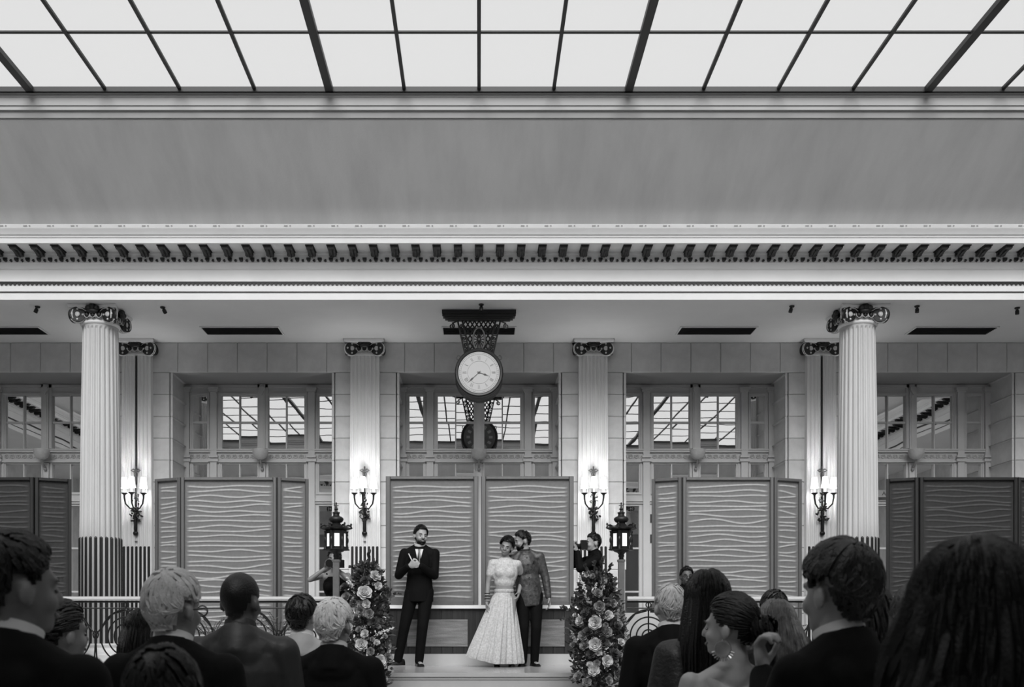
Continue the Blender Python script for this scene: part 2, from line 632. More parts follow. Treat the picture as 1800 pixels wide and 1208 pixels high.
def joinery():
    parts = []
    y0, y1 = -.07, .06
    f = MB()
    # flat framing around every light: verticals and horizontals
    xs = [-1.36] + [v for ab in WX for v in ab] + [1.36]
    for i in range(0, len(xs), 2):
        f.bb(xs[i], xs[i + 1], -.03, .06, ZP, 5.75)
    zs = [(5.567, 5.75), (5.09, 5.123), (4.383, 4.653), (3.665, 3.90), (2.92, 2.95), (2.17, 2.2), (ZP, 1.32)]
    for x0, x1 in WX:
        for z0, z1 in zs:
            thin = z1 - z0 < .05
            f.bb(x0, x1, -.012 if thin else -.03, .06, z0, z1)
    parts.append(('frame', f, JOIN))
    for s in (-1, 1):
        for a, c in ((.787, .90), (1.262, 1.36)):
            p = MB()
            x0, x1 = sorted((s * a, s * c))
            p.bb(x0, x1, -.085, -.03, 4.50, 5.62)
            p.bb(x0, x1, -.085, -.03, ZP, 4.42)
            p.bb(x0 - .02, x1 + .02, -.10, -.03, 5.62, 5.66)
            p.bb(x0 - .035, x1 + .035, -.115, -.03, 5.66, 5.70)
            p.bb(x0 - .02, x1 + .02, -.10, -.03, 4.49, 4.53)
            p.bb(x0 - .03, x1 + .03, -.11, -.03, 4.42, 4.47)
            parts.append(('mullion_pilaster', p, JOIN))
    c = MB()
    c.bb(-.0885, .0885, -.06, -.03, 4.653, 5.75)
    c.bb(-.045, .045, -.09, -.06, 4.6, 5.75)
    c.bb(-.02, .02, -.10, -.09, 4.6, 5.6)
    c.prism([(-.045, 5.7), (.045, 5.7), (.05, 5.66), (0, 5.56), (-.05, 5.66)], -.13, -.08)
    c.bb(-.045, .045, -.075, -.03, 1.1, 4.4)
    parts.append(('centre_mullion', c, JOIN))
    t = MB()
    t.bb(-1.26, 1.26, -.075, -.03, 4.585, 4.62)
    t.bb(-1.26, 1.26, -.09, -.03, 4.62, 4.64)
    t.bb(-1.26, 1.26, -.075, -.03, 4.41, 4.44)
    t.bb(-1.36, 1.36, -.06, -.03, 5.70, 5.75)
    t.bb(-1.36, 1.36, -.06, -.03, 3.74, 3.77)
    t.bb(-1.36, 1.36, -.06, -.03, 3.70, 3.72)
    parts.append(('transom', t, JOIN))
    o = MB()                                                  # running scroll in the transom frieze
    x = -1.22
    while x < 1.22:
        if not (.76 < abs(x) < .93) and abs(x) > .1:
            pts = []
            for k in range(10):
                a = k / 9 * 3.2 * pi
                rr = .048 * (1 - k / 12)
                pts.append((x + rr * cos(a), -.04, 4.513 + rr * .9 * sin(a)))
            o.tube(pts, .008, 4)
            o.ell((x + .05, -.035, 4.513), (.02, .014, .03), None, 6, 4)
        x += .105
    parts.append(('frieze_scroll', o, JOIN))
    bd = MB()                                                 # beads round the lights
    for x0, x1 in WX[1:5:2] + WX[2:5:2]:
        pass
    for (x0, x1, z0, z1) in [(-.76, -.07, 4.61, 5.61), (.07, .76, 4.61, 5.61), (-1.25, -.92, 4.61, 5.61), (.92, 1.25, 4.61, 5.61),
                             (-.76, -.07, 3.86, 4.42), (.07, .76, 3.86, 4.42), (-1.25, -.92, 3.86, 4.42), (.92, 1.25, 3.86, 4.42)]:
        w = .022
        bd.bb(x0, x1, -.048, -.03, z1 - w, z1)
        bd.bb(x0, x1, -.048, -.03, z0, z0 + w)
        bd.bb(x0, x0 + w, -.048, -.03, z0, z1)
        bd.bb(x1 - w, x1, -.048, -.03, z0, z1)
    parts.append(('bead', bd, JOIN))
    h = MB()
    for s in (-1, 1):
        for z in (3.45, 3.1, 1.9):
            h.bb(s * .76 - .012, s * .76 + .012, -.05, -.028, z - .07, z + .07)
    parts.append(('hinge', h, BLACKP))
    return [(n_, p.mesh(n_, m_, 30 if n_ == 'frieze_scroll' else None)) for n_, p, m_ in parts]


jparts = joinery()
for wi, k in enumerate(range(-2, 3)):
    w = bpy.data.objects.new('window_%d' % (wi + 1), None)
    COL.objects.link(w)
    w.location = (k * BAY, YG, 0)
    tag(w, ['tall glazed opening behind the left round column', 'tall glazed opening left of the clock', 'tall glazed opening behind the clock',
            'tall glazed opening right of the clock', 'tall glazed opening beside the right round column'][wi], kind='structure')
    for n_, me in jparts:
        inst(n_, me, w)
    for x0, x1 in WX:
        for z0, z1 in WZ + DOORZ:
            inst('pane', pane(x1 - x0, z1 - z0), w, ((x0 + x1) / 2, .012, (z0 + z1) / 2),
                 (R.gauss(0, .0035), 0, R.gauss(0, .0045)))

# ------------------------------------------------------------------ classical capitals, pilasters, columns
def spiral(r0, turns, n, s=1):
    out = []
    for i in range(n):
        t = i / (n - 1)
        a = t * turns * 2 * pi
        r = r0 * (1 - .62 * t)
        out.append((s * r * cos(a), r * sin(a)))
    return out


def capital(root, faces, w, d, top=ZC, rneck=.27, square=False):
    """faces: list of rotations about z. w: half distance of volutes, d: forward distance"""
    ab = MB()
    H = w + .115
    # abacus with concave sides
    poly = []
    for q in range(4):
        for t in (-1, -.92, -.6, -.3, 0, .3, .6, .92):
            x = t * H
            y = -H + (.06 * (1 - t * t))
            a = q * pi / 2
            poly.append((x * cos(a) - y * sin(a), x * sin(a) + y * cos(a)))
    if square:
        poly = [(x, max(-d - .1, min(y, .0))) for x, y in poly]
    n = len(poly)
    vs = [(x * .97, y * .97, top - .055) for x, y in poly] + [(x, y, top - .03) for x, y in poly] + [(x, y, top - .004) for x, y in poly]
    fs = [tuple(reversed(range(n))), tuple(range(2 * n, 3 * n))]
    for j in range(2):
        for i in range(n):
            k = (i + 1) % n
            fs.append((j * n + i, j * n + k, (j + 1) * n + k, (j + 1) * n + i))
    ab.add(vs, fs)
    ab.build('abacus', PLASTER, root)
    zv = top - .145
    for a in faces:
        M = Matrix.Rotation(a, 4, 'Z')
        for s in (-1, 1):
            nrm = Vector((-s * .42, -1, 0)).normalized()
            c = Vector((s * w, -d, zv))
            v = MB().disc(c, .105, .075, nrm, 24)
            v.xf(M)
            vo = v.build('volute', BLACKP, root, smooth=40)
            q = Vector((0, 0, 1)).rotation_difference(nrm).to_matrix()
            g = MB()
            base = c + nrm * .040
            ux = Vector((0, 0, 1)).cross(nrm).normalized()
            def pt(x, z):
                return base + ux * x + Vector((0, 0, z))
            g.ell(pt(0, 0), (.038, .014, .038), Matrix.Rotation(0, 3, 'Z'), 12, 6)
            for k in range(4):
                aa = k * pi / 2
                g.ell(pt(.073 * cos(aa), .073 * sin(aa)), (.016, .012, .016), None, 8, 5)
            g.xf(M)
            g.build('volute_eye', GILT, vo, smooth=60)
            e = MB()
            for off in (-.036, -.008):
                e.tube([c + nrm * off + ux * (.107 * cos(t * pi / 12)) + Vector((0, 0,   .107 * sin(t * pi / 12))) for t in range(24)], .007, 4, closed=True)
            e.xf(M)
            e.build('volute_rim', PLASTER, vo, smooth=60)
            # sweeping arm from the volute to the centre
            ar = MB()
            ar.tube([c + Vector((0, 0, .085)), c + Vector((-s * w * .35, -.0, .085)), Vector((s * w * .28, -d + .03, zv + .05)), Vector((s * .04, -d + .05, zv + .045))],
                    [.03, .03, .028, .022], 6)
            ar.xf(M)
            ar.build('volute_arm', BLACKP, root, smooth=60)
            gl = MB()
            gl.tube([c + Vector((-s * .02, -.035, .088)), c + Vector((-s * w * .38, -.03, .08)), Vector((s * w * .4, -d + .0, zv + .05))], .006, 4)
            gl.xf(M)
            gl.build('gilt_line', GILT, vo)
        fl = MB()
        for px, pz, rx, rz in ((0, .085, .045, .05), (-.05, .07, .04, .035), (.05, .07, .04, .035), (0, .03, .075, .03)):
            fl.ell((px * 1.15, -d - .045, zv + .01 + pz * 1.1), (rx * 1.2, .04, rz * 1.15), None, 10, 6)
        fl.xf(M)
        fl.build('flower', BLACKP, root, smooth=60)
        eg = MB()
        ol = MB()
        for i in (-1, 0, 1):
            x = i * .088
            y = -d - .012 + abs(i) * .010
            eg.ell((x, y, zv - .005), (.033, .035, .045), None, 10, 6)
            ol.tube([(x + .042 * cos(t), y - .02, zv + .012 + .058 * sin(t)) for t in [pi + j * pi / 8 for j in range(9)]], .006, 4)
        for i in (-.5, .5):
            ol.prism([(i * .088 - .012, zv + .04), (i * .088 + .012, zv + .04), (i * .088, zv - .05)], -d - .03, -d + .02)
        eg.xf(M)
        ol.xf(M)
        eg.build('egg_moulding', BLACKP, root, smooth=60)
        ol.build('dart_moulding', GILT, root)


def pilaster(k, label):
    X = (k + .5) * BAY
    root = thing('pilaster', label, 'pilaster', (X, YW, 0), group='fluted pilasters on the back wall')
    zt = ZC - .235
    z0 = ZP + .24
    d = .12
    nfl = 7
    b = MB()
    rows = []
    for z, hw in ((z0, .256), (3.5, .25), (zt, .232)):
        pts = [(-hw, .0), (-hw, -d)]
        pitch = (2 * hw - .03) / nfl
        for i in range(nfl):
            c = -hw + .015 + pitch * (i + .5)
            fw = pitch * .32
            pts += [(c - fw, -d), (c - fw * .7, -d + .014), (c, -d + .022), (c + fw * .7, -d + .014), (c + fw, -d)]
        pts += [(hw, -d), (hw, 0)]
        rows.append([(x, y, z) for x, y in pts])
    n = len(rows[0])
    vs = [p for r in rows for p in r]
    fs = [(j * n + i, j * n + i + 1, (j + 1) * n + i + 1, (j + 1) * n + i) for j in range(2) for i in range(n - 1)]
    b.add(vs, fs)
    b.build('shaft', PILA, root)
    hw = .252
    pitch = (2 * hw - .03) / nfl
    zi = 2.89
    m = MB().lathe([(.0235, z0), (.0235, zi - .01), (.015, zi), (.002, zi + .006)], 10).mesh('flute_inlay', BLACKP)
    for i in range(nfl):
        inst('flute_inlay', m, root, (-hw + .015 + pitch * (i + .5), -d + .012, 0))
    b = MB()
    b.bb(-.29, .29, -.18, -.004, ZP, ZP + .09)
    b.bb(-.275, .275, -.165, -.004, ZP + .09, ZP + .15)
    b.bb(-.265, .265, -.14, -.004, ZP + .15, ZP + .24)
    b.build('base', SKIRT, root)
    b = MB()
    b.bb(-.235, .235, -.135, .0, zt - .005, zt + .022)
    b.bb(-.22, .22, -.13, .0, zt + .02, ZC - .05)
    b.build('necking', PILA, root)
    capital(root, [0], .215, .15, square=True)
    for s in (-1, 1):                                           # side faces of the corner volutes
        v = MB().disc((s * .27, -.112, ZC - .145), .098, .06, (s * 1, -.4, 0), 20)
        v.build('side_volute', BLACKP, root, smooth=40)
    if abs(k + .5) > 1:
        b = MB().tube([(0, -d - .004, ZC - .26), (0, -d - .004, 3.9)], .014, 6)
        b.build('conduit', BLACKP, root)
    return root


PNAMES = {-3: 'fluted pilaster at the far left end', -2: 'fluted pilaster with dark conduit right behind the left round column',
          -1: 'fluted pilaster between the left screens and the officiant', 0: 'fluted pilaster behind the standing photographer',
          1: 'fluted pilaster with dark conduit left of the right round column', 2: 'fluted pilaster at the far right end'}
for k in range(-2, 2):
    pilaster(k, PNAMES[k])


def column(x, y, label):
    root = thing('column', label, 'column', (x, y, 0), group='round fluted columns')
    b = MB()
    nf, sub = 24, 6
    prof = []
    dep = .02
    offs = [(0, 0), (.14, 0), (.3, .7), (.5, 1), (.7, .7), (.86, 0)]
    rows = []
    zs = [(1.33, .298), (2.2, .297), (2.89, .294), (3.6, .287), (4.4, .277), (5.2, .264), (5.93, .251)]
    for z, r in zs + [(5.965, .251), (6.0, .255)]:
        for i in range(nf):
            for o, dd in offs:
                a = 2 * pi * (i + o) / nf
                e = dep if z < 5.94 else 0
                rr = r - dd * e
                rows.append((rr * cos(a), rr * sin(a), z))
    n = nf * sub
    fs = []
    for j in range(len(zs) + 1):
        for i in range(n):
            k = (i + 1) % n
            fs.append((j * n + i, j * n + k, (j + 1) * n + k, (j + 1) * n + i))
    b.add(rows, fs)
    b.build('shaft', COLM, root)
    m = MB().lathe([(.0225, 1.33), (.0225, 2.87), (.016, 2.885), (.002, 2.895)], 8).mesh('flute_inlay', BLACKP)
    for i in range(nf):
        a = 2 * pi * (i + .5) / nf
        inst('flute_inlay', m, root, (.284 * cos(a), .284 * sin(a), 0))
    b = MB()
    b.lathe([(.30, 1.34), (.325, 1.335), (.33, 1.315), (.31, 1.30), (.305, 1.27), (.33, 1.25), (.36, 1.24), (.375, 1.21), (.36, 1.175), (.34, 1.17)][::-1], 40)
    b.build('base', PLASTER, root, smooth=50)
    MB().bb(-.4, .4, -.4, .4, ZP, 1.175).build('plinth', PLASTER, root)
    MB().lathe([(.255, 5.99), (.275, 6.0), (.28, 6.02), (.268, 6.035), (.26, 6.05), (.27, 6.2)], 40).build('necking', PLASTER, root, smooth=50)
    capital(root, [0, pi / 2, pi, -pi / 2], .235, .275)
    return root


column(-1.5 * BAY, 14.7, 'round white fluted column at the left of the photo')
column(1.5 * BAY, 14.7, 'round white fluted column at the right of the photo')
column(-1.5 * BAY, 2 * 5.32 - 14.7, 'round white fluted column behind the photographer, mirrored in the left panes')
column(1.5 * BAY, 2 * 5.32 - 14.7, 'round white fluted column behind the photographer, mirrored in the right panes')

# ------------------------------------------------------------------ ceiling fittings
VENTS = [(78, -62, 'dark ceiling vent at the left edge of the photo'), (357, 495, 'dark ceiling vent right of the left round column'),
         (777, 907, 'dark ceiling vent behind the clock bracket'), (1192, 1327, 'dark ceiling vent left of the right round column'),
         (1600, 1745, 'dark ceiling vent right of the right round column')]
for x0, x1, lab in VENTS:
    a, c = at(x0, 580, 15.66).x, at(x1, 580, 15.66).x
    a, c = min(a, c), max(a, c)
    root = thing('ceiling_vent', lab, 'vent', ((a + c) / 2, 15.66, ZC), group='ceiling vents')
    hw = (c - a) / 2
    b = MB()
    b.bb(-hw, hw, -.21, -.19, -.02, -.002)
    b.bb(-hw, hw, .19, .21, -.02, -.002)
    b.bb(-hw, -hw + .02, -.19, .19, -.02, -.002)
    b.bb(hw - .02, hw, -.19, .19, -.02, -.002)
    b.build('frame', CEIL, root)
    MB().bb(-hw + .02, hw - .02, -.19, .19, -.008, -.003).build('backing', BLACKP, root)
    sl = MB().box((0, 0, 0), (2 * hw - .05, .03, .006), Matrix.Rotation(.5, 3, 'X')).mesh('slat', VENT)
    for i in range(8):
        inst('slat', sl, root, (0, -.165 + i * .047, -.016))
SPOTS = [(66, 546, .4, 'black ceiling spotlight left of the left column'), (286, 547, -.5, 'black ceiling spotlight right of the left column'),
         (846, 542, 0, 'small black ceiling fitting above the clock bracket'), (1392, 545, .3, 'black ceiling spotlight left of the right column'),
         (1612, 545, 0, 'black ceiling spotlight right of the right column'), (1788, 548, 0, 'black ceiling spotlight at the right edge of the photo')]
for x, y, tilt, lab in SPOTS:
    D = (ZC - .06 - CAMZ) * FPX / (VY - y)
    p = at(x, y, D)
    root = thing('ceiling_spot', lab, 'spotlight', (p.x, p.y, ZC), group='black ceiling spotlights', scale=.62)
    MB().lathe([(.05, -.035), (.06, -.02), (.06, -.001)], 16).build('canopy', BLACKP, root)
    M = Matrix.Rotation(tilt, 3, 'Y')
    MB().lathe([(.045, -.14), (.045, -.06), (.03, -.035), (.012, -.03), (.012, .0)], 14, (0, 0, -.02), M).build('lamp_head', BLACKP, root, smooth=40)
    MB().lathe([(.036, -.143), (.038, -.135)], 12, (0, 0, -.02), M).build('lens', GLASSY, root)

# ------------------------------------------------------------------ clock
root = thing('hanging_clock', 'round black double-faced clock hanging from an openwork iron ceiling bracket', 'clock', (0, 14.7, 0))
b = MB()
b.bb(-.545, .545, -.07, .07, 6.19, 6.246)
b.bb(-.53, .53, -.06, .06, 6.15, 6.19)
b.bb(-.50, .50, -.05, .05, 6.12, 6.15)
b.bb(-.46, .46, -.04, .04, 6.10, 6.12)
b.build('ceiling_beam', BLACKP, root)
ztop, zbot, wt, wb = 6.10, 5.60, .315, .205


def hwid(z):
    t = (ztop - z) / (ztop - zbot)
    return wt + (wb - wt) * t


b = MB()
for s in (-1, 1):
    b.tube([(s * wt, 0, ztop), (s * wb, 0, zbot)], .014, 6)
    b.tube([(s * (wt - .07), 0, ztop), (s * (wb - .07), 0, zbot)], .016, 6)
b.build('bracket_frame', BLACKP, root)
b = MB()
for i in range(-9, 10):
    for s in (-1, 1):
        pts = []
        x0 = i * .066
        for j in range(25):
            z = ztop - (ztop - zbot) * j / 24
            x = x0 + s * (ztop - z) * .62
            if abs(x) < hwid(z) - .068:
                ex, ez = x / .082, (z - 5.83) / .155
                if ex * ex + ez * ez > 1:
                    pts.append((x, 0, z))
                elif len(pts) > 1:
                    b.tube(pts, .0105, 4)
                    pts = []
            elif len(pts) > 1:
                b.tube(pts, .0105, 4)
                pts = []
            else:
                pts = []
        if len(pts) > 1:
            b.tube(pts, .0105, 4)
b.build('lattice', BLACKP, root)
b = MB()
b.tube([(.088 * cos(t * pi / 16), 0, 5.83 + .165 * sin(t * pi / 16)) for t in range(32)], .016, 5, closed=True)
b.tube([(.014 * cos(t * pi / 6), 0, 5.83 + .024 * sin(t * pi / 6)) for t in range(12)], .005, 4, closed=True)
for t in range(16):
    a = t * pi / 8
    b.tube([(.016 * cos(a), 0, 5.83 + .027 * sin(a)), (.086 * cos(a), 0, 5.83 + .16 * sin(a))], .0065, 4)
b.build('sunburst', BLACKP, root)
b = MB()
for s in (-1, 1):
    for j, z in enumerate((6.02, 5.93, 5.84, 5.75, 5.67)):
        cx = s * (hwid(z) - .035)
        b.tube([(cx + .026 * (1 - k / 14) * cos(k * .75 + j), 0, z + .032 * (1 - k / 14) * sin(k * .75 + j)) for k in range(12)], .0085, 4)
        b.tube([(s * hwid(z), 0, z - .045), (s * (hwid(z) - .07), 0, z - .045)], .007, 4)
b.build('bracket_scrolls', BLACKP, root)
for s in (-1, 1):
    b = MB().tube([(s * (.40 + .042 * (1 - k / 20) * cos(k * .6 + 1.6)), 0, 6.022 + .042 * (1 - k / 20) * sin(k * .6 + 1.6)) for k in range(17)], .010, 5)
    b.tube([(s * .40, 0, 6.064), (s * .33, 0, 6.09)], .010, 5)
    b.build('side_curl', BLACKP, root)
zc = 5.285
A90 = Matrix.Rotation(pi / 2, 3, 'X')
b = MB()
b.lathe([(.30, .21), (.312, .225), (.338, .23), (.353, .215), (.353, .16), (.345, .15), (.33, .06), (.335, .02), (.34, 0), (.335, -.02), (.33, -.06),
         (.345, -.15), (.353, -.16), (.353, -.215), (.338, -.23), (.312, -.225), (.30, -.21)][::-1], 56, (0, 0, zc), A90)
b.build('case', BLACKP, root, smooth=40)
b = MB()
for s in (-1, 1):
    b.tube([(s * .30 + .028 * cos(k * pi / 8), -.1, zc + .245 + .035 * sin(k * pi / 8)) for k in range(16)], .007, 5, closed=True)
b.build('case_loop', BLACKP, root)
b = MB().disc((0, -.205, zc), .302, .012, (0, -1, 0), 56)
dial = b.build('dial', DIAL, root)
MB().disc((0, .205, zc), .302, .012, (0, -1, 0), 56).build('back_dial', DIALB, root)
b = MB()
for k in range(12):
    a = k * pi / 6
    M = Matrix.Rotation(a, 3, 'Y')
    b.box(M @ Vector((0, .21, .21)), (.05, .008, .07), M)
b.v = [(v[0], v[1], v[2] + zc) for v in b.v]
b.build('back_numeral', mat('dial_pale', .3, .5), root)
NUM = ['XII', 'I', 'II', 'III', 'IIII', 'V', 'VI', 'VII', 'VIII', 'IX', 'X', 'XI']
GREYM = mat('clock_numeral', .17, .5)
for k, s in enumerate(NUM):
    b = MB()
    a = k * pi / 6
    M = Matrix.Rotation(a, 3, 'Y')
    wds = {'I': .010, 'V': .024, 'X': .024}
    tot = sum(wds[c] for c in s)
    x = -tot / 2
    strokes = []
    for c in s:
        w = wds[c]
        if c == 'I':
            strokes.append(((x + w / 2, .185), (x + w / 2, .240), .0035))
        elif c == 'V':
            strokes.append(((x + .002, .240), (x + w / 2, .185), .004))
            strokes.append(((x + w - .002, .240), (x + w / 2, .185), .002))
        else:
            strokes.append(((x + .002, .240), (x + w - .002, .185), .004))
            strokes.append(((x + w - .002, .240), (x + .002, .185), .002))
        x += w
    for p, q, w in strokes:
        u = M @ Vector((p[0], 0, p[1]))
        v = M @ Vector((q[0], 0, q[1]))
        dd = (v - u)
        ang = atan2(dd.x, dd.z)
        b.box((u + v) / 2 + Vector((0, -.2125, zc)), (w, .002, dd.length), Matrix.Rotation(ang, 3, 'Y'))
    b.build('numeral', GREYM, dial)
b = MB()
for r, w in ((.288, .0012), (.262, .0012), (.165, .0012)):
    b.tube([(r * cos(t * pi / 32), -.2125, zc + r * sin(t * pi / 32)) for t in range(64)], w, 4, closed=True)
for k in range(60):
    a = k * pi / 30
    M = Matrix.Rotation(a, 3, 'Y')
    b.box(M @ Vector((0, 0, .275)) + Vector((0, -.2125, zc)), (.0022, .002, .022), M)
b.build('minute_track', GREYM, dial)
for nm, ang, ln, w in (('hour_hand', radians(109), .155, .005), ('minute_hand', radians(228), .235, .0045)):
    b = MB()
    M = Matrix.Rotation(ang, 3, 'Y')
    pts = [(-w * .6, -.03), (-w * .5, ln * .45), (-w * 2.4, ln * .6), (-w * .6, ln * .75), (0, ln), (w * .6, ln * .75), (w * 2.4, ln * .6), (w * .5, ln * .45), (w * .6, -.03)]
    b.prism(pts, -.004, 0)
    b.v = [tuple(M @ Vector(p) + Vector((0, -.217, zc))) for p in b.v]
    b.build(nm, HANDM, dial)
MB().disc((0, -.222, zc), .012, .012, (0, -1, 0), 12).build('hub', HANDM, dial)

# ------------------------------------------------------------------ wall sconces on the pilasters
def sconce(k, label):
    X = (k + .5) * BAY
    Y = YW - .12
    root = thing('wall_sconce', label, 'sconce', (X, Y, 0), group='three-light sconces on the pilasters')
    S = FPX / Y
    def zz(y):
        return CAMZ + (VY - y) / S
    b = MB()
    b.tube([(0, -.03, zz(900)), (0, -.035, zz(915)), (0, -.035, zz(930)), (0, -.03, zz(942))], [.022, .026, .03, .02], 8)
    b.ell((0, -.03, zz(938)), (.045, .03, .04), None, 10, 6)
    b.tube([(0, -.02, zz(900)), (0, -.025, zz(870)), (0, -.02, zz(845))], [.02, .014, .01], 6)
    b.build('stem', IRON, root, smooth=60)
    rr = random.Random(k + 40)
    b = MB()
    for i in range(46):                                        # leafy swag
        a = rr.uniform(0, 2 * pi)
        z = zz(rr.uniform(893, 917))
        rad = rr.uniform(.02, .115) * (1 - abs(z - zz(908)) / .3)
        x, y = rad * cos(a), -.03 - abs(rad * sin(a)) * .5
        q = Euler((rr.uniform(-1, 1), rr.uniform(-1, 1), rr.uniform(0, 6))).to_matrix()
        b.ell((x, y, z), (.03, .008, .018), q, 6, 4)
    for i in range(16):
        a = rr.uniform(0, 2 * pi)
        z = zz(rr.uniform(868, 893))
        q = Euler((rr.uniform(-1, 1), rr.uniform(-1, 1), rr.uniform(0, 6))).to_matrix()
        b.ell((.05 * cos(a), -.04, z), (.028, .008, .016), q, 6, 4)
    b.build('leaf_ornament', IRONB, root, smooth=60)
    b = MB()                                                   # ribbon bow
    zb = zz(828)
    for s in (-1, 1):
        b.tube([(0, -.02, zb), (s * .04, -.03, zb + .025), (s * .075, -.025, zb + .005), (s * .04, -.02, zb - .02), (0, -.02, zb)], .012, 5)
        b.tube([(0, -.02, zb), (s * .03, -.02, zb - .05), (s * .02, -.018, zb - .1)], .008, 5)
    b.tube([(0, -.015, zb + .07), (0, -.02, zb)], .012, 5)
    b.tube([(0, -.015, zb), (0, -.02, zb - .2)], .012, 5)
    b.build('ribbon_bow', mat('old_brass', .16, .35, metal=.6), root, smooth=60)
    zcup = zz(869)
    for ax, ay in ((-.155, -.11), (-.01, -.19), (.155, -.11)):
        b = MB()
        pts = [(0, -.03, zz(893)), (ax * .5, ay * .6, zz(895)), (ax * .9, ay * .95, zz(887)), (ax, ay, zz(877)), (ax, ay, zcup)]
        b.tube(pts, [.011, .012, .013, .015, .02], 7)
        b.lathe([(.018, zcup - .03), (.035, zcup - .012), (.052, zcup), (.054, zcup + .006), (.01, zcup + .006)], 14, (ax, ay, 0))
        arm = b.build('arm', IRON, root, smooth=60)
        MB().lathe([(.017, zcup), (.017, zz(858))], 10, (ax, ay, 0)).build('candle', CANDLE, arm)
        sh = MB()
        z0, z1 = zz(860), zz(841)
        sh.lathe([(.066, z0), (.062, z0 + .03), (.043, z1)], 20, (ax, ay, 0))
        sh.f = [f for f in sh.f if len(f) == 4]
        sh.build('lamp_shade', SHADE, root, smooth=60)
        ld = bpy.data.lights.new('bulb', 'POINT')
        ld.energy = SCONCE_WATT
        ld.shadow_soft_size = .02
        lo = bpy.data.objects.new('bulb', ld)
        COL.objects.link(lo)
        lo.parent = root
        lo.location = (ax, ay - .0, (z0 + z1) / 2)
    b = MB().bb(-.02, .02, -.01, .0, zz(951), zz(953))
    b.build('plate', mat('small_plate', .12, .5), root)


sconce(-2, 'three-light wall sconce on the pilaster behind the left round column')
sconce(-1, 'three-light wall sconce on the pilaster above the left flowers')
sconce(0, 'three-light wall sconce on the pilaster above the standing photographer')
sconce(1, 'three-light wall sconce on the pilaster beside the right round column')

# alabaster bowls on the transoms
BL = ['unlit bowl wall lamp left of the left round column', 'unlit bowl wall lamp above the left screen', 'unlit bowl wall lamp below the clock',
      'unlit bowl wall lamp above the right screen', 'unlit bowl wall lamp right of the right round column']
for i, k in enumerate(range(-2, 3)):
    root = thing('bowl_lamp', BL[i], 'wall lamp', (k * BAY, YG - .09, 0), group='bowl wall lamps on the transoms')
    b = MB().lathe([(.005, 4.43), (.05, 4.435), (.10, 4.47), (.128, 4.53), (.135, 4.60), (.125, 4.60), (.11, 4.53), (.03, 4.46)], 24, (0, -.15, 0))
    b.build('bowl', BOWL, root, smooth=50)
    b = MB()
    b.tube([(0, 0, 4.30), (0, -.05, 4.33), (0, -.12, 4.38), (0, -.15, 4.44)], [.02, .022, .016, .02], 8)
    b.lathe([(.004, 4.25), (.025, 4.27), (.03, 4.29), (.016, 4.31), (.02, 4.33)], 12, (0, -.01, 0))
    b.build('bracket', mat('bowl_bracket', .3, .4, metal=.3), root, smooth=60)

# ------------------------------------------------------------------ folding screens with wave relief
def relief_mesh(w, h, seed, m):
    rr = random.Random(seed)
    sp = .0655
    n = int((h - .06) / sp)
    nz = n * 9
    nx = max(14, int(w * 46))
    waves = []
    for i in range(n):
        waves.append([(rr.uniform(.004, .013), rr.uniform(3.5, 9), rr.uniform(0, 6.28)) for _ in range(3)] + [rr.uniform(-.006, .006)])
    vs, fs, hv = [], [], []
    cz = [-h / 2 + .03 + sp * (i + .5) for i in range(n)]
    for j in range(nz + 1):
        z = -h / 2 + h * j / nz
        for i in range(nx + 1):
            x = -w / 2 + w * i / nx
            y = 0.0
            idx = int((z + h / 2 - .03) / sp)
            edge = min(1.0, max(0.0, (w / 2 - abs(x) - .03) / .03))
            for q in (idx - 1, idx, idx + 1):
                if 0 <= q < n:
                    c = cz[q] + waves[q][3] + sum(a * sin(f * x + p) for a, f, p in waves[q][:3])
                    dz = (z - c) / .0095
                    y += .019 * math.exp(-dz * dz)
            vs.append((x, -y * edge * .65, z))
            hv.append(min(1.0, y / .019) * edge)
    for j in range(nz):
        for i in range(nx):
            a = j * (nx + 1) + i
            fs.append((a, a + 1, a + nx + 2, a + nx + 1))
    me = MB().add(vs, fs).mesh('relief_panel', m, smooth=180)
    at_ = me.attributes.new('ridge', 'FLOAT', 'POINT')
    at_.data.foreach_set('value', hv)
    return me


_rel = {}


def relief(w, h, seed, m):
    key = (round(w, 3), round(h, 3), seed, m.name)
    if key not in _rel:
        _rel[key] = relief_mesh(w, h, seed, m)
    return _rel[key]


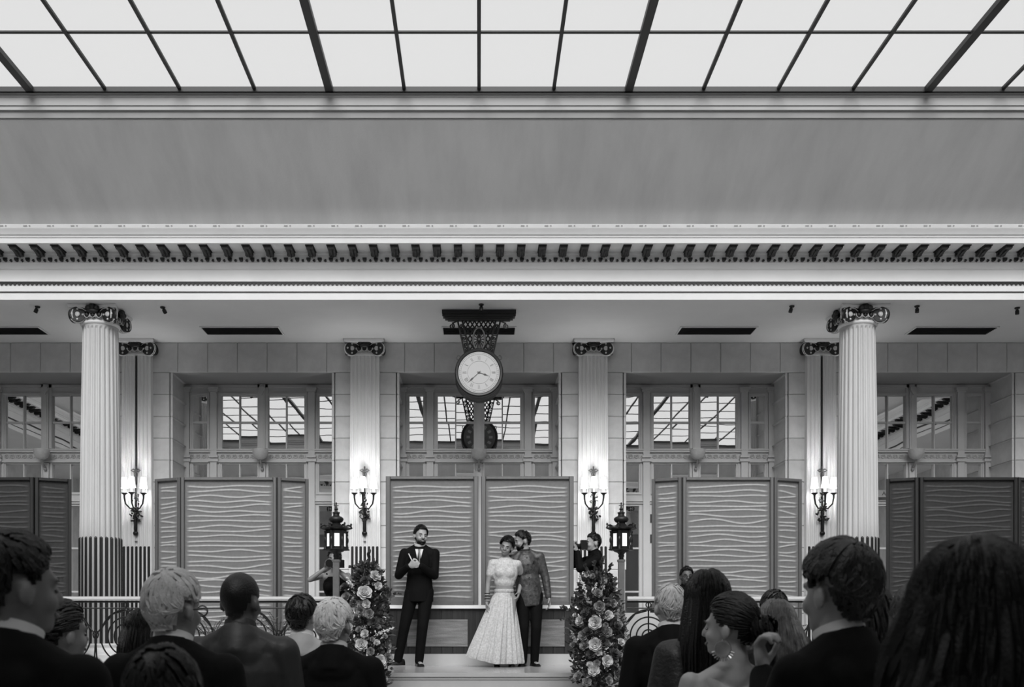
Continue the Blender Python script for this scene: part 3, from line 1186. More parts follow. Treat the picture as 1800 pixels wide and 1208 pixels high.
def screen_leaf(root, x, y, z0, z1, w, ang, fm, pmat, seed, st=.045):
    """one framed leaf of a screen, a part of root"""
    leaf = bpy.data.objects.new('leaf', None)
    COL.objects.link(leaf)
    leaf.parent = root
    leaf.location = (x, y, 0)
    leaf.rotation_euler = (0, 0, ang)
    h = z1 - z0
    for nm, bx in (('stile', (-w / 2, -w / 2 + st, z0, z1)), ('stile', (w / 2 - st, w / 2, z0, z1)),
                   ('rail', (-w / 2 + st, w / 2 - st, z1 - .042, z1)), ('rail', (-w / 2 + st, w / 2 - st, z0, z0 + .05))):
        b = MB()
        x0, x1, za, zb = bx
        c = .008
        vs = []
        for yy, i in ((.035, 0), (-.030, 0), (-.04, c)):
            vs += [(x0 + i, yy, za + i), (x1 - i, yy, za + i), (x1 - i, yy, zb - i), (x0 + i, yy, zb - i)]
        fs = [(8, 9, 10, 11), (3, 2, 1, 0)]
        for r in (0, 1):
            for i in range(4):
                k = (i + 1) % 4
                fs.append((r * 4 + i, r * 4 + k, r * 4 + 4 + k, r * 4 + 4 + i))
        b.add(vs, fs)
        b.build(nm, fm, leaf)
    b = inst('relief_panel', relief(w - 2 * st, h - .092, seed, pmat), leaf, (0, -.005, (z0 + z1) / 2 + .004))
    MB().bb(-w / 2 + st, w / 2 - st, .0, .02, z0 + .05, z1 - .042).build('back_board', fm, leaf)


YSC = 13.11
ZTOP = CAMZ + (VY - 838) / FPX * YSC
s = YSC / FPX
root = thing('relief_screen', 'pale wave-relief panel behind the officiant', 'screen', (0, YSC, 0), group='centre relief panels')
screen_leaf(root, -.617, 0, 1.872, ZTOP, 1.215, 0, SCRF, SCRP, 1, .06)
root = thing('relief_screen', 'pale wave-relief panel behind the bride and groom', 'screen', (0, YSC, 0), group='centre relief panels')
screen_leaf(root, .637, 0, 1.872, ZTOP, 1.215, 0, SCRF, SCRP, 2, .06)


def screen3(leaves, label, fm, pm, grp):
    """leaves: list of (x0px, x1px, angle, seed)"""
    root = thing('folding_screen', label, 'screen', (0, YSC, 0), group=grp)
    for x0, x1, ang, seed in leaves:
        a, c = (x0 - VX) * s, (x1 - VX) * s
        w = (c - a) / cos(ang) - .004
        yo = 0
        if ang:
            yo = abs(sin(ang)) * w / 2
        screen_leaf(root, (a + c) / 2, yo, ZP + .01, ZTOP - .012, w, ang, fm, pm, seed)


t = radians(24)
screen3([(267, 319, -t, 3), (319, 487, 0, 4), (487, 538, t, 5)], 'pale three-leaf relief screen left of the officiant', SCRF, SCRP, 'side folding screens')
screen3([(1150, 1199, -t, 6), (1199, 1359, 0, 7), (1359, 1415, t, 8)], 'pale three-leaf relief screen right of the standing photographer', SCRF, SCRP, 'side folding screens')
screen3([(-104, 61, 0, 9), (61, 116, t, 10)], 'relief screen at the left edge, coloured darker for shade', SCRF_SHADED, SCRP_SHADED, 'shade-coloured folding screens')
screen3([(1566, 1615, -t, 11), (1615, 1787, 0, 12), (1787, 1840, t, 13)], 'relief screen at the right edge, coloured darker for shade', SCRF_SHADED, SCRP_SHADED, 'shade-coloured folding screens')

# low wall under the centre panels
root = thing('plinth_wall', 'low wood-planked plinth with stone panels behind the couple', 'plinth', (0, YSC, 0))
MB().bb(-1.225, 1.30, -.03, .25, ZP, 1.227).build('skirting', SKIRT, root)
MB().bb(-1.225, 1.27, -.0, .24, 1.227, 1.824).build('core', BLACKP, root)
MB().bb(-1.25, 1.30, -.07, .27, 1.824, 1.868).build('ledge', PLASTER, root)
np_ = 17
pw = 2.495 / np_
pme = MB().bb(-pw / 2 + .002, pw / 2 - .002, -.02, .0, 1.227, 1.824).mesh('plank', WOOD)
for i in range(np_):
    inst('plank', pme, root, (-1.225 + pw * (i + .5), R.uniform(-.003, .003), 0))
for x0, x1 in ((716, 822), (915, 992)):
    a, c = (x0 - VX) * s, (x1 - VX) * s
    b = MB().bb(a, c, -.035, -.018, 1.325, 1.68)
    b.build('stone_panel', SLAB, root)

# ------------------------------------------------------------------ balustrades
def balustrade(sx, label):
    root = thing('balustrade', label, 'railing', (sx * 1.6, 11.16, ZP), group='terrace balustrades')
    L = 11.2
    def X(x):
        return sx * x
    b = MB()
    pts = [(-.030, .0), (-.034, .02), (-.022, .042), (0, .047), (.022, .042), (.034, .02), (.030, 0)]
    vs = [(X(x), y, .80 + z) for x in (.06, L) for y, z in pts]
    n = len(pts)
    fs = [(i, (i + 1) % n, n + (i + 1) % n, n + i) for i in range(n)] + [tuple(range(n)), tuple(range(n, 2 * n))]
    b.add(vs, fs)
    b.build('handrail', RAILW, root)
    for z, r in ((.787, .012), (.715, .008), (.06, .012)):
        MB().tube([(X(.06), 0, z), (X(L), 0, z)], r, 6).build('iron_bar', IRON, root)
    P = .685
    ring = MB().tube([(.028 * cos(t * pi / 9), 0, .028 * sin(t * pi / 9)) for t in range(18)], .007, 5, closed=True)
    ring.lathe([(.004, -.075), (.022, -.06), (.016, -.045), (.008, -.036)], 8)
    ring_me = ring.mesh('ring', IRON)
    sc = MB()
    for rr_ in (.07, .135, .205, .285):
        sc.tube([(rr_ * cos(t * pi / 20), 0, rr_ * sin(t * pi / 20) * 1.05) for t in range(40)], .009, 5, closed=True)
    for s2 in (-1, 1):
        sc.tube([(s2 * .02, 0, .285), (s2 * .15, 0, .25), (s2 * .34, 0, .02), (s2 * .36, 0, -.3)], .009, 5)
    scroll_me = sc.mesh('scroll', IRON)
    eye_me = MB().tube([(.03 * cos(t * pi / 8), 0, .045 * sin(t * pi / 8)) for t in range(16)], .008, 5, closed=True).mesh('eyelet', IRON)
    bal = MB().tube([(0, 0, .06), (0, 0, .79)], .009, 6).mesh('baluster', IRON)
    x = .30
    while x < L:
        inst('ring', ring_me, root, (X(x), 0, .752))
        inst('scroll', scroll_me, root, (X(x), 0, .40))
        inst('eyelet', eye_me, root, (X(x + P / 2), 0, .42))
        inst('baluster', bal, root, (X(x), .0, 0))
        x += P


balustrade(-1, 'wrought-iron terrace balustrade with pale handrail on the left')
balustrade(1, 'wrought-iron terrace balustrade with pale handrail on the right')

# ------------------------------------------------------------------ lantern posts
def lantern(x, label):
    Y = 11.10
    S = FPX / Y
    root = thing('lantern_post', label, 'lamp post', (x, Y, 0), group='lantern posts at the steps')
    def zz(y):
        return CAMZ + (VY - y) / S
    b = MB()
    hw = .033
    b.bb(-hw, hw, -hw, hw, zz(1100), zz(986))
    b.bb(-.042, .042, -.042, .042, zz(1200), zz(1104))
    b.build('post', POSTM, root)
    b = MB()
    b.bb(-.055, .055, -.055, .055, zz(1106), zz(1102))
    b.bb(-.048, .048, -.048, .048, zz(1102), zz(1097))
    b.bb(-.04, .04, -.04, .04, zz(988), zz(984))
    b.build('collar', POSTM, root)
    b = MB().bb(-.08, .08, -.08, .08, ZP, ZP + .06)
    b.bb(-.065, .065, -.065, .065, ZP + .06, ZP + .12)
    b.build('foot', POSTM, root)
    b = MB().lathe([(.022, zz(986)), (.03, zz(984)), (.024, zz(981)), (.034, zz(978)), (.03, zz(975)), (.045, zz(972)), (.085, zz(969.5)), (.09, zz(968))], 16)
    b.build('neck', IRONB, root, smooth=50)
    z0, z1 = zz(966), zz(934)
    rot = radians(12)
    hexa = [rot + i * pi / 3 for i in range(6)]
    cage = thing_part = bpy.data.objects.new('cage', None)
    COL.objects.link(cage)
    cage.parent = root
    b = MB().lathe([(.145, z0 - .012), (.15, z0 - .006), (.15, z0), (.12, z0 + .004)], 6, M=Matrix.Rotation(rot, 3, 'Z'))
    b.build('base_plate', IRONB, cage)
    for i in range(6):
        a = hexa[i]
        p = Vector((.118 * cos(a), .118 * sin(a), 0))
        b = MB()                                              # little figure-like corner posts
        b.lathe([(.02, z0), (.016, z0 + .03), (.012, z0 + .06), (.019, z0 + .085), (.02, z0 + .11), (.014, z0 + .13), (.009, z0 + .14),
                 (.016, z0 + .155), (.012, z0 + .175), (.02, z1)], 8, p)
        b.build('figure_post', IRONB, cage, smooth=60)
        a2 = a + pi / 6
        c = Vector((.1 * cos(a2), .1 * sin(a2), (z0 + z1) / 2))
        M = Matrix.Rotation(a2 - pi / 2, 3, 'Z')
        h = z1 - z0
        MB().box(c, (.062, .006, h - .05), M).build('glass', LAMPGL, cage)
        f = MB()
        for dx in (-.038, .038):
            f.box(c + M @ Vector((dx, 0, 0)), (.02, .02, h), M)
        for dz in (-h / 2 + .014, h / 2 - .014):
            f.box(c + Vector((0, 0, dz)), (.09, .02, .03), M)
        f.build('glass_frame', IRON, cage)
    b = MB().lathe([(.10, z1), (.135, z1 + .012), (.178, z1 + .028), (.182, z1 + .034), (.14, z1 + .045), (.08, z1 + .06), (.06, z1 + .07)], 6, M=Matrix.Rotation(rot, 3, 'Z'))
    roof = b.build('roof', IRONB, root)
    for i in range(6):
        b = MB()
        a = hexa[i]
        pts = [(.175 * cos(a), .175 * sin(a), z1 + .03), (.16 * cos(a), .16 * sin(a), z1 + .06), (.13 * cos(a), .13 * sin(a), z1 + .065), (.10 * cos(a), .10 * sin(a), z1 + .05)]
        b.tube(pts, [.008, .013, .012, .008], 5)
        b.ell((.165 * cos(a), .165 * sin(a), z1 + .075), (.012, .012, .016), None, 6, 4)
        b.build('roof_dragon', IRONB, roof, smooth=60)
    zd = z1 + .06
    b = MB().lathe([(.05, zd), (.055, zd + .02), (.045, zd + .03), (.07, zd + .045), (.083, zd + .065), (.08, zd + .085), (.06, zd + .10), (.036, zd + .11),
                    (.034, zd + .135), (.042, zd + .138), (.042, zd + .15), (.018, zd + .155), (.014, zd + .17), (.024, zd + .185), (.012, zd + .20), (.006, zd + .25), (.004, zd + .255)], 18)
    b.build('dome', IRONB, roof, smooth=45)
    b = MB().box((0, 0, zd + .225), (.055, .01, .008))
    b.ell((0, 0, zd + .25), (.01, .01, .012), None, 8, 5)
    b.build('finial', IRONB, roof)
    return root


lantern(at(591, 0, 11.1).x, 'bronze hexagonal lantern on a copper post beside the left flowers')
lantern(at(1092, 0, 11.1).x, 'bronze hexagonal lantern on a copper post beside the right flowers')

# sign plate in the right opening
root = thing('door_sign', 'pale sign plate lettered AD beside the right round column', 'sign', (at(1557, 0, 17.05).x, 17.05, CAMZ + (VY - 868) / FPX * 17.05))
MB().bb(-.28, .13, -.012, 0, -.06, .06).build('plate', mat('sign_plate', .30, .5), root)
cu = bpy.data.curves.new('lettering', 'FONT')
cu.body = 'AD'
cu.size = .10
cu.extrude = .002
cu.align_x = 'CENTER'
cu.align_y = 'CENTER'
cu.materials.append(HANDM)
_t = bpy.data.objects.new('lettering_source', cu)
_me = bpy.data.meshes.new_from_object(_t)
bpy.data.objects.remove(_t)
inst('lettering', _me, root, (.0, -.016, 0), (pi / 2, 0, 0))

# draped table and palms behind the railing
root = thing('draped_table', 'low table under a white cloth behind the right railing', 'table', (at(1128, 0, 12.2).x, 12.2, ZP))
MB().bb(-.28, .28, -.28, .28, .64, .665).build('table_top', WOOD, root)
leg = MB().bb(-.02, .02, -.02, .02, 0, .64).mesh('leg', WOOD)
for sx in (-.24, .24):
    for sy in (-.22, .22):
        inst('leg', leg, root, (sx, sy, 0))
b = MB()
n = 60
rows = []
for z, e in ((.672, 0), (.668, .012), (.4, .03), (.12, .05)):
    for i in range(n):
        a = 2 * pi * i / n
        sq = 1 / max(abs(cos(a)), abs(sin(a)))
        sq = min(sq, 1.25)
        f = 1 + (e * .6 * sin(a * 13)) + e
        rows.append((.30 * cos(a) * sq * f, .30 * sin(a) * sq * f, z))
fs = [(j * n + i, j * n + (i + 1) % n, (j + 1) * n + (i + 1) % n, (j + 1) * n + i) for j in range(3) for i in range(n)] + [tuple(range(n))]
b.add(rows, fs).build('cloth', WHITEF, root, smooth=60)


def palm(x, y, z, h, nl, seed, label, spread=.42):
    rr = random.Random(seed)
    root = thing('potted_palm', label, 'plant', (x, y, z), group='potted palms on the terrace')
    MB().lathe([(.10, 0), (.12, .02), (.14, .22), (.155, .24), (.155, .26), (.13, .26), (.12, .22)], 20).build('pot', IRONB, root, smooth=40)
    st = MB()
    for i in range(3):
        st.tube([(.03 * cos(i * 2), .03 * sin(i * 2), .2), (.03 * cos(i * 2), .03 * sin(i * 2), h * .5)], .012, 6)
    st.build('stem', LEAF, root)
    for i in range(nl):
        b = MB()
        a = 2 * pi * i / nl + rr.uniform(-.2, .2)
        el = rr.uniform(.5, 1.0)
        L = h * .55 * rr.uniform(.8, 1.1)
        pts = []
        for k in range(9):
            t = k / 8
            r = spread * t * el + .02
            pts.append(Vector((r * cos(a), r * sin(a), h * .48 + L * (t * 1.15 - .75 * t * t * el))))
        b.tube(pts, [.006 * (1 - .7 * k / 8) for k in range(9)], 4)
        side = Vector((-sin(a), cos(a), 0))
        for k in range(2, 9):
            for s2 in (-1, 1):
                ln = .16 * (1 - abs(k - 5) / 8)
                d = (side * s2 + Vector((cos(a) * .6, sin(a) * .6, -.25))).normalized()
                w = Vector((0, 0, 1)).cross(d).normalized() * .010
                p = pts[k]
                b.add([p - w * .4, p + d * ln * .5 - w + Vector((0, 0, .012)), p + d * ln, p + d * ln * .5 + w + Vector((0, 0, .012)), p + w * .4], [(0, 1, 2, 3, 4)])
        b.build('frond', LEAF if i % 3 else LEAF2, root)
    return root


palm(at(490, 0, 11.9).x, 11.9, ZP, .78, 11, 1, 'potted palm behind the left railing beside the lantern')
palm(at(372, 0, 12.2).x, 12.2, ZP, .72, 11, 2, 'potted palm behind the left railing below the pale screen')
palm(at(1262, 0, 11.75).x, 11.75, ZP, .76, 12, 3, 'potted palm behind the right railing beside the draped table')
palm(at(1470, 0, 12.0).x, 12.0, ZP, .7, 11, 4, 'potted palm behind the right railing below the right column')

# ------------------------------------------------------------------ people
def V(*a):
    return Vector(a)


def ik(a, c, l1, l2, pole):
    a, c = Vector(a), Vector(c)
    d = c - a
    L = min(d.length, (l1 + l2) * .995)
    t = d.normalized()
    c = a + t * L
    x = (l1 * l1 - l2 * l2 + L * L) / (2 * L)
    h = sqrt(max(0, l1 * l1 - x * x))
    p = Vector(pole)
    p = p - t * p.dot(t)
    p = p.normalized() if p.length > 1e-6 else t.orthogonal().normalized()
    return a + t * x + p * h, c


def soft(name, mb, m, parent, vox, it=5):
    o = mb.build(name, m, parent)
    md = o.modifiers.new('remesh', 'REMESH')
    md.mode = 'VOXEL'
    md.voxel_size = vox
    md.use_smooth_shade = True
    sm = o.modifiers.new('smooth', 'SMOOTH')
    sm.factor = .5
    sm.iterations = it
    return o


def hand(mb, w, f, n, ts, curl=.35):
    """palm, four unequal bent fingers and a thumb at the side of the palm"""
    f = Vector(f).normalized()
    n = Vector(n)
    n = (n - f * n.dot(f)).normalized()
    s = f.cross(n)
    w = Vector(w)
    mb.cap(w - f * .02, w + f * .02, .027, .030, 8, .75, s)
    M = Matrix((s, f, n)).transposed()
    mb.ell(w + f * .05, (.041, .052, .017), M, 12, 8)
    for off, ln in ((-.031, .060), (-.0105, .074), (.0105, .078), (.031, .066)):
        p = w + f * .088 + s * off
        a = 0.0
        d = f
        for k, q in enumerate((.42, .32, .26)):
            a += curl * (1.0 if k == 0 else 1.25)
            d = f * cos(a) + n * sin(a)
            e = p + d * ln * q * 1.15
            mb.cap(p, e, .0098 - k * .0008, .0092 - k * .0008, 8)
            p = e
    p = w + f * .025 + s * ts * .028
    d = (f * .62 + s * ts * .62 + n * .45).normalized()
    e = p + d * .048
    mb.cap(p, e, .014, .011, 8)
    d2 = (f * .9 + s * ts * .1 + n * .5).normalized()
    mb.cap(e, e + d2 * .034, .011, .009, 8)


def zmin(az):
    a = abs(az)
    tab = [(0, .56), (.6, .52), (1.0, .30), (1.25, -.02), (1.4, -.22), (1.52, .0), (1.85, .02), (2.1, -.6), (2.3, -.85), (3.2, -.95)]
    for (a0, z0), (a1, z1) in zip(tab, tab[1:]):
        if a <= a1:
            return z0 + (z1 - z0) * (a - a0) / (a1 - a0)
    return -.93


HC, HR = V(0, -.012, 1.655), V(.080, .099, .100)


def hair_mesh(style, seed, n=260, vol=1.07, length=.35, wave=0.0, spread=1.0, lockr=.0065, recede=0.0, lows=1.0, front=0.0):
    """style: short, long, bun, crop"""
    rr = random.Random(seed)
    b = MB()

    def surf(d, k):
        # head surface widened towards the nape so that the hair follows skull and neck
        h_ = sqrt(max(1e-6, d.x * d.x + d.y * d.y))
        g = max(h_, .72) / h_ if d.z < 0 and h_ < .72 else 1.0
        p = V(d.x * HR.x * g, d.y * HR.y * g, d.z * HR.z) * k
        return HC + p

    def ok(d):
        lim = zmin(atan2(d.x, d.y))
        if lim > 0:
            lim = lim + recede * lim
        else:
            lim = lim * lows
        return d.z > lim
    # scalp shell
    NA, NT = 36, 22
    grid = {}
    for j in range(NT + 1):
        th = pi * j / NT * .9
        for i in range(NA):
            a = 2 * pi * i / NA
            grid[(j, i)] = V(sin(th) * sin(a), sin(th) * cos(a), cos(th))
    idx = {}
    vs, fs = [], []
    for j in range(NT):
        for i in range(NA):
            q = [(j, i), (j, (i + 1) % NA), (j + 1, (i + 1) % NA), (j + 1, i)]
            c = sum((grid[k] for k in q), V(0, 0, 0)).normalized()
            if ok(c):
                f = []
                for k in q:
                    if k not in idx:
                        idx[k] = len(vs)
                        d = grid[k]
                        vs.append(surf(d, (vol if style != 'crop' else 1.03) - .02 + rr.uniform(-.006, .006)))
                    f.append(idx[k])
                fs.append(tuple(reversed(f)))
    b.add(vs, fs)
    if style == 'crop':
        return b
    crown = V(.05, -.42, .9).normalized()
    for i in range(n):
        while True:
            z = rr.uniform(-.85, 1)
            a = rr.uniform(-pi, pi)
            d = V(sqrt(1 - z * z) * sin(a), sqrt(1 - z * z) * cos(a), z)
            if ok(d):
                break
        tan = d - crown * d.dot(crown)
        tan = tan.normalized() if tan.length > .05 else V(rr.uniform(-1, 1), rr.uniform(-1, 1), 0).normalized()
        pts, rads = [], []
        steps = 6 if style in ('short', 'bun') else 5
        jit = rr.uniform(-.35, .35)
        up = rr.random()
        for k in range(steps):
            lift = vol + (.02 + .05 * max(0, d.z) * up) * sin(k / (steps - 1) * pi) + rr.uniform(-.008, .014)
            pts.append(surf(d, lift))
            rads.append(lockr * (1.0 if k < steps - 1 else .5))
            ax = crown.cross(d)
            if style == 'bun':
                tgt = V(0, -.95, -.2)
                flow = (tgt - d * tgt.dot(d))
            elif style == 'long':
                flow = V(d.x * .5, d.y * .5 - .15, -1)
            else:
                flow = d - crown * d.dot(crown) + V(jit, 0, 0)
            flow = flow - d * flow.dot(d)
            if flow.length < .03:
                flow = tan
            d2 = (d + flow.normalized() * .13).normalized()
            if style == 'short' and not ok(d2):
                break
            if style == 'long' and d2.z < -.15:
                break
            d = d2
        if style == 'long':
            p = pts[-1]
            if p.y > .03 and abs(p.x) < .065 and front <= 0:
                continue
            ln = length * rr.uniform(.75, 1.05)
            ph = rr.uniform(0, 6.28)
            m = 9
            tx = p.x * spread * (1 + .25 * rr.random())
            ty = min(p.y, .02) - .03 - .02 * rr.random()
            if p.y > -.01 and front > 0:
                ty = p.y + .02
            for k in range(1, m + 1):
                t = k / m
                e = min(1, t * 2.2)
                q = V(p.x + (tx - p.x) * e + wave * t * sin(t * 13 + ph), p.y + (ty - p.y) * e + wave * t * cos(t * 11 + ph), p.z - ln * t)
                r0 = abs(p.x)
                pts.append(q)
                rads.append(lockr * (1 - .6 * t * t))
        if len(pts) > 1:
            b.tube(pts, rads[:len(pts) - 1] + [lockr * .3], 4)
    if style == 'bun':
        b.ell((0, -.125, 1.62), (.055, .05, .05), None, 14, 9)
        for i in range(50):
            a0 = rr.uniform(0, 6.28)
            el = rr.uniform(-.9, .9)
            b.tube([(.06 * cos(a0 + t) * cos(el), -.127 + .054 * sin(el) * cos(t * .5) - .02 * sin(t), 1.62 + .056 * sin(a0 + t) * cos(el * .6)) for t in (0, .4, .8, 1.2)], .006, 4)
    return b


HAIRM = {'black': mat('hair_black', .003, .36, var=.4, scale=30, bump=.35, bscale=160, spec=.3),
         'darkbrown': mat('hair_dark_brown', .007, .33, var=.5, scale=30, bump=.35, bscale=160, spec=.4),
         'brown': mat('hair_brown', .03, .38, var=.55, scale=30, bump=.3, bscale=160),
         'blond': mat('hair_fair', .075, .4, var=.75, scale=24, bump=.3, bscale=160),
         'grey': mat('hair_grey', .42, .5, var=.3, scale=22, bump=.3, bscale=160),
         'white': mat('hair_white', .60, .5, var=.25, scale=22, bump=.3, bscale=160)}


def skin_mat(v):
    return mat('skin_%02d' % int(v * 100), v, .5, var=.06, scale=10)


SUITB = mat('suit_black', .004, .8, var=.2, scale=8, bump=.25, bscale=18, spec=.12)
SUITD = mat('suit_charcoal', .016, .75, var=.25, scale=6, bump=.3, bscale=25, spec=.3)
SUITG = mat('suit_slate', .018, .5, var=.3, scale=6, bump=.5, bscale=14, spec=.4)
SUITL = mat('suit_light', .34, .7, var=.12, scale=6, bump=.3, bscale=20)
SHIRT = mat('shirt_white', .65, .7)
LEATH = mat('shoe_leather', .008, .25)
LACE = mat('black_lace', .012, .5, var=.8, scale=40, bump=.5, bscale=60)
BROC = mat('brocade', .045, .42, var=.95, scale=26, bump=.3, bscale=60)
IVORY = mat('ivory_embroidery', .50, .6, var=.3, scale=45, bump=.35, bscale=70)
PALET = mat('pale_fabric', .34, .6, var=.1, scale=8, bump=.2, bscale=30)
EYE = mat('eye_dark', .01, .2)
LIP = mat('lip', .14, .5)
METALP = mat('pale_metal', .55, .25, metal=.8)


def person(label, X, Y, Z, H, rz=0.0, skin=.30, hair=None, outfit='suit', cloth=None, legs=None, head=(0, 0, 0), lean=(0, 0), drop=0.0,
           wn=None, wp=None, pn=(-.5, -.7, -.2), pp=(.5, -.7, -.2), fn=None, fp=None, palmn=None, palmp=None, curl=.35, an=(-.10, 0), ap=(.10, 0), vox=.012,
           bw=1.0, face=False, beard=None, collar=SHIRT, glasses=False, name='person', group='guests seen from behind', female=False, extra=None,
           shirt_front=False, feet=True, sw=None, tie=False, kneepole=(0, 1, 0), toe=(0, 0)):
    root = thing(name, label, 'person', (X, Y, Z), rz, group, H / 1.765)
    hip = V(0, 0, .95)
    U = Matrix.Translation((0, 0, -drop)) @ Matrix.Translation(hip) @ Matrix.Rotation(-lean[0], 4, 'X') @ Matrix.Rotation(lean[1], 4, 'Y') @ Matrix.Translation(-hip)
    pv = V(0, -.012, 1.53)
    HM = U @ Matrix.Translation(pv) @ Matrix.Rotation(head[0], 4, 'Z') @ Matrix.Rotation(head[1], 4, 'X') @ Matrix.Rotation(head[2], 4, 'Y') @ Matrix.Translation(-pv)
    sw = sw or (.172 if female else .188)
    shn, shp = U @ V(-sw, -.005, 1.408), U @ V(sw, -.005, 1.408)
    wn = Vector(wn) if wn is not None else U @ V(-.27, .04, .865)
    wp = Vector(wp) if wp is not None else U @ V(.27, .04, .865)
    eln, wn = ik(shn, wn, .29, .265, pn)
    elp, wp = ik(shp, wp, .29, .265, pp)
    hn, hp = V(-.09, 0, .92 - drop), V(.09, 0, .92 - drop)
    kn, ann = ik(hn, (an[0], an[1], .085), .43, .42, kneepole)
    kp, app = ik(hp, (ap[0], ap[1], .085), .43, .42, kneepole)
    # --- the body, one continuous surface
    b = MB()
    b.ell((0, -.012, 1.655), (.077, .095, .098))
    b.ell((0, .02, 1.605), (.063, .074, .092))
    b.ell((0, .034, 1.557), (.049, .056, .042))
    b.ell((0, .076, 1.537), (.022, .018, .018))
    b.cap((0, .092, 1.64), (0, .108, 1.602), .009, .014, 8)
    b.cap((-.036, .080, 1.650), (.036, .080, 1.650), .011, .011, 8)
    for sx in (-1, 1):
        b.ell((sx * .036, .062, 1.592), (.026, .026, .026))
        b.ell((sx * .083, -.014, 1.612), (.013, .023, .034), Matrix.Rotation(sx * .35, 3, 'Z'))
        b.ell((sx * .014, .098, 1.603), (.009, .010, .008))
    b.ell((0, .088, 1.569), (.024, .012, .007))
    b.ell((0, .086, 1.558), (.021, .012, .008))
    b.cap((0, -.012, 1.56), (0, -.022, 1.50), .052, .054, 12)
    b.xf(HM)
    i0 = len(b.v)
    nk = .046 if female else .055
    b.cap((0, -.016, 1.56), (0, -.022, 1.42), nk, nk + .012, 12)
    for sx in (-1, 1):
        b.cap((sx * .025, -.022, 1.468), (sx * .145, -.008, 1.392), .040, .042, 10)
    b.ell((0, 0, 1.27), (.150, .096, .18))
    b.cap((-.14, -.005, 1.385), (.14, -.005, 1.385), .052, .052, 10)
    b.ell((0, 0, 1.07), (.125 if female else .135, .088, .18))
    if female:
        for sx in (-1, 1):
            b.ell((sx * .062, .058, 1.265), (.055, .050, .055))
    b.ell((0, -.005, .94), (.155, .105, .13))
    b.xf(U, i0)
    for sh, el, w in ((shn, eln, wn), (shp, elp, wp)):
        b.cap(sh, el, .050 * (.88 if female else 1), .038 * (.9 if female else 1), 10)
        b.cap(el, w, .038 * (.9 if female else 1), .026, 10)
    for (el, w, f, pl, ts) in ((eln, wn, fn, palmn, 1), (elp, wp, fp, palmp, -1)):
        fd = Vector(f) if f is not None else (w - el)
        pd = Vector(pl) if pl is not None else V(ts, .1, 0)
        fdn = fd.normalized()
        pdn = pd - fdn * pd.dot(fdn)
        s_ax = fdn.cross(pdn.normalized())
        tsgn = 1 if s_ax.dot(V(0, 1, .3)) > 0 else -1
        hand(b, w, fd, pd, tsgn, curl)
    for h_, k_, a_ in ((hn, kn, ann), (hp, kp, app)):
        b.cap(h_, k_, .078, .052, 10)
        b.cap(k_, a_, .052, .036, 10)
    for a_, tz in ((ann, toe[0]), (app, toe[1])):
        d = V(sin(tz), cos(tz), 0)
        b.cap(a_ + V(0, 0, -.05) - d * .04, a_ + V(0, 0, -.055) + d * .13, .034, .028, 8)
    body = soft('body', b, skin_mat(skin), root, vox, 4)
    # --- clothing
    m = cloth or SUITB
    if outfit in ('suit', 'brocade', 'blouse'):
        j = MB()
        hemz = .80 if outfit == 'suit' else .775
        j.ell((0, -.004, 1.285), (.182 * bw, .122 * bw, .205))
        j.cap((-.15 * bw, -.008, 1.39), (.15 * bw, -.008, 1.39), .066, .066, 12)
        for sx in (-1, 1) if outfit != 'blouse' else ():
            j.cap((sx * .042, -.026, 1.478), (sx * .155 * bw, -.008, 1.398), .052, .062, 10)
        if outfit != 'blouse':
            j.ell((0, 0, 1.10), (.160 * bw, .116 * bw, .2))
            j.lathe([(.178 * bw, hemz), (.176 * bw, .92), (.165 * bw, 1.02), (.155 * bw, 1.12)], 24, (0, -.002, 0), sq=(1, .72))
        elif female:
            j.ell((0, 0, 1.15), (.142, .104, .11))
            for sx in (-1, 1):
                j.ell((sx * .058, .060, 1.268), (.078, .068, .078))
        if outfit != 'blouse':
            i1 = len(j.v)
            j.ell((0, -.028, 1.385), (.125, .074, .085))
            j.lathe([(.088, 1.37), (.089, 1.45), (.079, 1.512)], 24, (0, -.02, 0), sq=(1.03, 1.05))
            j.xf(Matrix.Translation((0, -.018, 1.49)) @ Matrix.Rotation(-.38, 4, 'X') @ Matrix.Translation((0, .018, -1.49)), i1)
        j.xf(U)
        for sh, el, w in ((shn, eln, wn), (shp, elp, wp)):
            if outfit == 'blouse':
                e = sh + (el - sh) * .55
                j.cap(sh + V(0, 0, -.012), e, .056, .054, 10)
            else:
                j.cap(sh + V(0, 0, -.004), el, .065 * bw, .054, 12)
                ww = el + (w - el) * .93
                j.cap(el, ww, .056, .043, 10)
        soft('jacket' if outfit != 'blouse' else 'blouse', j, m, root, max(vox, .009), 4)
        if outfit != 'blouse':
            for el, w in ((eln, wn), (elp, wp)):
                t = (w - el).normalized()
                c = MB()
                M = Vector((0, 0, 1)).rotation_difference(t).to_matrix()
                c.lathe([(.033, -.03), (.034, .004), (.031, .004), (.030, -.03)], 14, w - t * .006, M)
                c.build('cuff', collar if outfit == 'suit' else m, root)
            TI = U @ Matrix.Translation((0, -.018, 1.49)) @ Matrix.Rotation(-.38, 4, 'X') @ Matrix.Translation((0, .018, -1.49))
            c = MB().lathe([(.069, 1.44), (.070, 1.50), (.069, 1.538), (.063, 1.540), (.063, 1.44)], 24, (0, -.018, 0), sq=(1, 1.02))
            c.xf(TI)
            c.build('shirt_collar', collar, root, smooth=50)
    if outfit in ('suit', 'brocade'):
        t = MB()
        t.ell((0, -.004, .93), (.163, .115, .12))
        t.xf(Matrix.Translation((0, 0, -drop)))
        for h_, k_, a_ in ((hn, kn, ann), (hp, kp, app)):
            t.cap(h_, k_, .096, .070, 12)
            t.cap(k_, a_ + V(0, 0, -.02), .070, .056, 12)
        soft('trousers', t, legs or m, root, max(vox, .012), 5)
